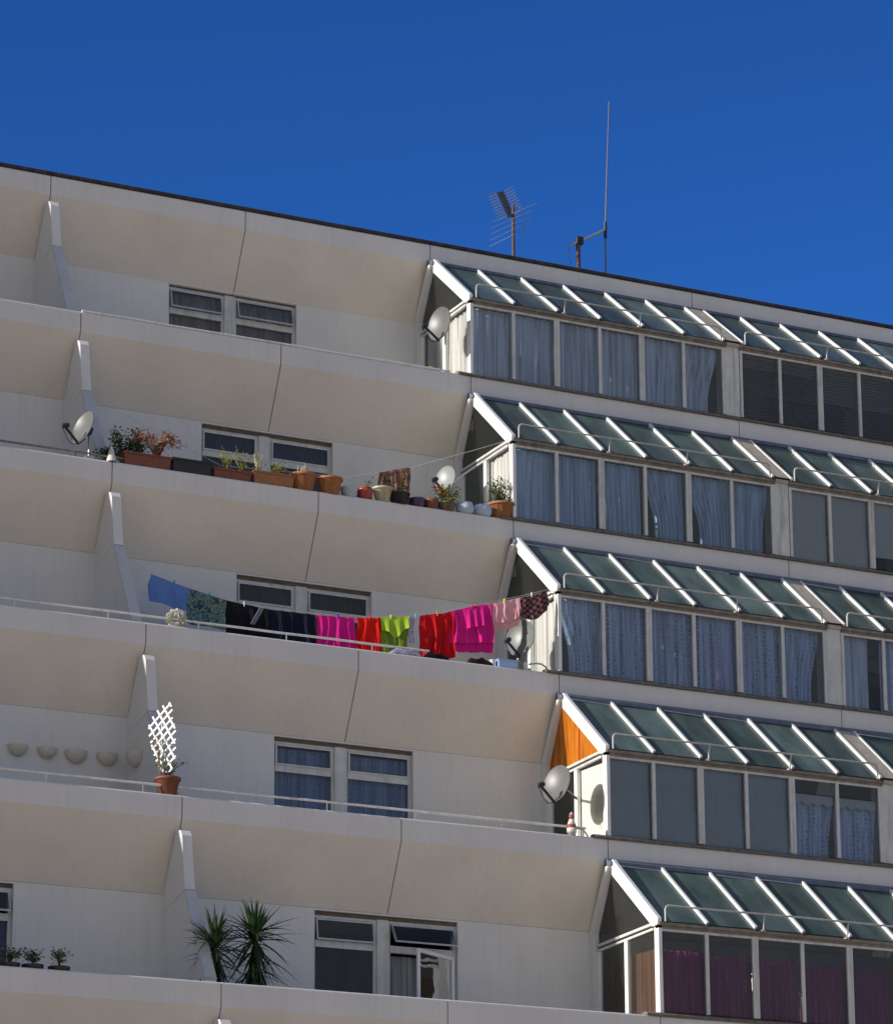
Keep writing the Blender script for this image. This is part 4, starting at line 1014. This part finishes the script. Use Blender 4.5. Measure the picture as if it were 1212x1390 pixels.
g = MB(); g.box((a.x, yk(3)+.02, zk(3)+.001), (b_.x, yk(3)+.24, zk(3)+.11)); g.box((a.x-.012, yk(3)+.008, zk(3)+.11), (b_.x+.012, yk(3)+.252, zk(3)+.125)); tag(g.build('tray', ltblue, org=a), 'pale blue plastic box on the parapet beside the dark grey dish', 'box')
def bottle(px, k, y, r_, h, m1, m2, label, nm='bottle'):
    c = place(px, k, y); t = thing(nm, c, label, nm); g = MB(); g.lathe([(0, 0), (r_, 0), (r_, h*.62), (r_*.4, h*.78), (r_*.38, h*.9), (0, h*.9)], c, 18); g.build('body', m1, t)
    g = MB(); g.lathe([(r_*.45, h*.88), (r_*.45, h), (0, h)], c, 14); g.build('cap', m2, t)
bottle(703, 3, .05, .035, .17, leafy, potsnow, 'small green bottle at the foot of the dark grey dish'); bottle(713, 3, .06, .04, .15, potsnow, terrad, 'small white bottle at the foot of the dark grey dish, right of the green one')
g = MB(); pts = [fr(3, px_x(p, 3, .06), .06, z) for p, z in ((718, .10), (727, .13), (735, .13), (741, .09), (744, .0))]; g.tube(pts, .014, 8); tag(g.build('hose', galv, org=pts[-1]), 'short bent grey pipe end on the parapet right of the dark grey dish', 'pipe')
# ornament, storey 4
c = place(776, 4, .06); t = thing('ornament', c, 'red and white striped ornament on the parapet below the satellite dish', 'ornament')
g = MB(); g.lathe([(0, 0), (.06, 0), (.065, .04)], c, 18); g.build('base', galv, t)
for i, (z0, z1, r0, r1, m_) in enumerate(((.04, .11, .072, .078, potsnow), (.11, .16, .078, .066, redpl), (.16, .25, .066, .034, potsnow), (.25, .31, .042, .042, redpl), (.31, .36, .036, .0, potsnow))):
    g = MB(); g.lathe([(0, z0), (r0, z0), (r1, z1), (0, z1)], c, 18); g.build('band', m_, t)
g = MB(); pts = [fr(4, px_x(p, 4, .06), .06, z) for p, z in ((778, .10), (786, .12), (792, .10), (797, .03), (798, .0))]; g.tube(pts, .013, 8); tag(g.build('hose', galv, org=pts[-1]), 'short bent grey pipe end on the parapet right of the striped ornament', 'pipe')
# yellow item, storey 1
g = MB(); a = place(580, 1, .06); b_ = place(590, 1, .06); g.tube([a+Vector((0, 0, .03)), a.lerp(b_, .5)+Vector((0, 0, .045)), b_+Vector((0, 0, .035))], [.018, .026, .016], 8); tag(g.build('yellow_cloth', yellowp, org=a), 'small yellow bundle on the top parapet below the dish', 'cloth')

# ------------------------------------------------------------------ light, sky, camera
SKYMUL = (.14, .44, 1.02, 1); VEIL = (2.5, 2.85, 3.5, 1)
sd = Vector((-1, .05, .36)).normalized()          # towards the sun
el = math.asin(sd.z); az = math.atan2(sd.x, sd.y)
w = bpy.data.worlds.new('World'); sc.world = w; w.use_nodes = True; nt = w.node_tree
bg = nt.nodes['Background']; sk = nt.nodes.new('ShaderNodeTexSky'); sk.sky_type = 'NISHITA'; sk.sun_disc = False
sk.sun_elevation = el; sk.sun_rotation = az; sk.altitude = 0; sk.air_density = 1.0; sk.dust_density = 0.0; sk.ozone_density = 2.5
# pale veil added to the sky behind the camera, neutral fill for the facade; the half behind the building is deep blue
Nn, Ln = nt.nodes, nt.links
mulc = Nn.new('ShaderNodeMix'); mulc.data_type = 'RGBA'; mulc.blend_type = 'MULTIPLY'; mulc.inputs['Factor'].default_value = 1
Ln.new(sk.outputs[0], mulc.inputs['A']); mulc.inputs['B'].default_value = SKYMUL
tcw = Nn.new('ShaderNodeTexCoord'); vd = Nn.new('ShaderNodeVectorMath'); vd.operation = 'DOT_PRODUCT'; vd.inputs[1].default_value = (.5, 1, 0); Ln.new(tcw.outputs['Generated'], vd.inputs[0])
mr = Nn.new('ShaderNodeMapRange'); mr.interpolation_type = 'SMOOTHSTEP'; mr.inputs['From Min'].default_value = .05; mr.inputs['From Max'].default_value = -.7
mr.inputs['To Min'].default_value = 0; mr.inputs['To Max'].default_value = 1; Ln.new(vd.outputs['Value'], mr.inputs['Value'])
sxz = Nn.new('ShaderNodeSeparateXYZ'); Ln.new(tcw.outputs['Generated'], sxz.inputs[0])
gz = Nn.new('ShaderNodeMapRange'); gz.inputs['From Min'].default_value = .12; gz.inputs['From Max'].default_value = .46; gz.inputs['To Min'].default_value = 1.22; gz.inputs['To Max'].default_value = .74; Ln.new(sxz.outputs['Z'], gz.inputs['Value'])
mz = Nn.new('ShaderNodeVectorMath'); mz.operation = 'SCALE'; Ln.new(mulc.outputs['Result'], mz.inputs[0]); Ln.new(gz.outputs[0], mz.inputs['Scale'])
mv = Nn.new('ShaderNodeMix'); mv.data_type = 'RGBA'; Ln.new(mr.outputs[0], mv.inputs['Factor']); Ln.new(mz.outputs[0], mv.inputs['A']); mv.inputs['B'].default_value = VEIL
Ln.new(mv.outputs['Result'], bg.inputs['Color']); bg.inputs['Strength'].default_value = .12
sl = bpy.data.lights.new('sun', 'SUN'); sl.energy = 5.; sl.angle = rad(.53); sl.color = (1., .94, .86)
so = bpy.data.objects.new('sun', sl); COL.objects.link(so); so.rotation_euler = sd.to_track_quat('Z', 'Y').to_euler(); so.location = (-40, -10, 30)
cd = bpy.data.cameras.new('camera'); cd.sensor_fit = 'HORIZONTAL'; cd.sensor_width = 36; cd.lens = 36*F_PX/1212; cd.clip_end = 3000; cd.clip_start = .5
co = bpy.data.objects.new('camera', cd); COL.objects.link(co)
M = Matrix((RT, UP, -FW)).transposed().to_4x4(); M.translation = CAM; co.matrix_world = M
sc.camera = co
sc.render.engine = 'CYCLES'; sc.cycles.transparent_max_bounces = 24; sc.cycles.max_bounces = 8; sc.cycles.diffuse_bounces = 4
sc.view_settings.view_transform = 'Standard'; sc.view_settings.look = 'None'; sc.view_settings.exposure = .12; sc.view_settings.gamma = 1
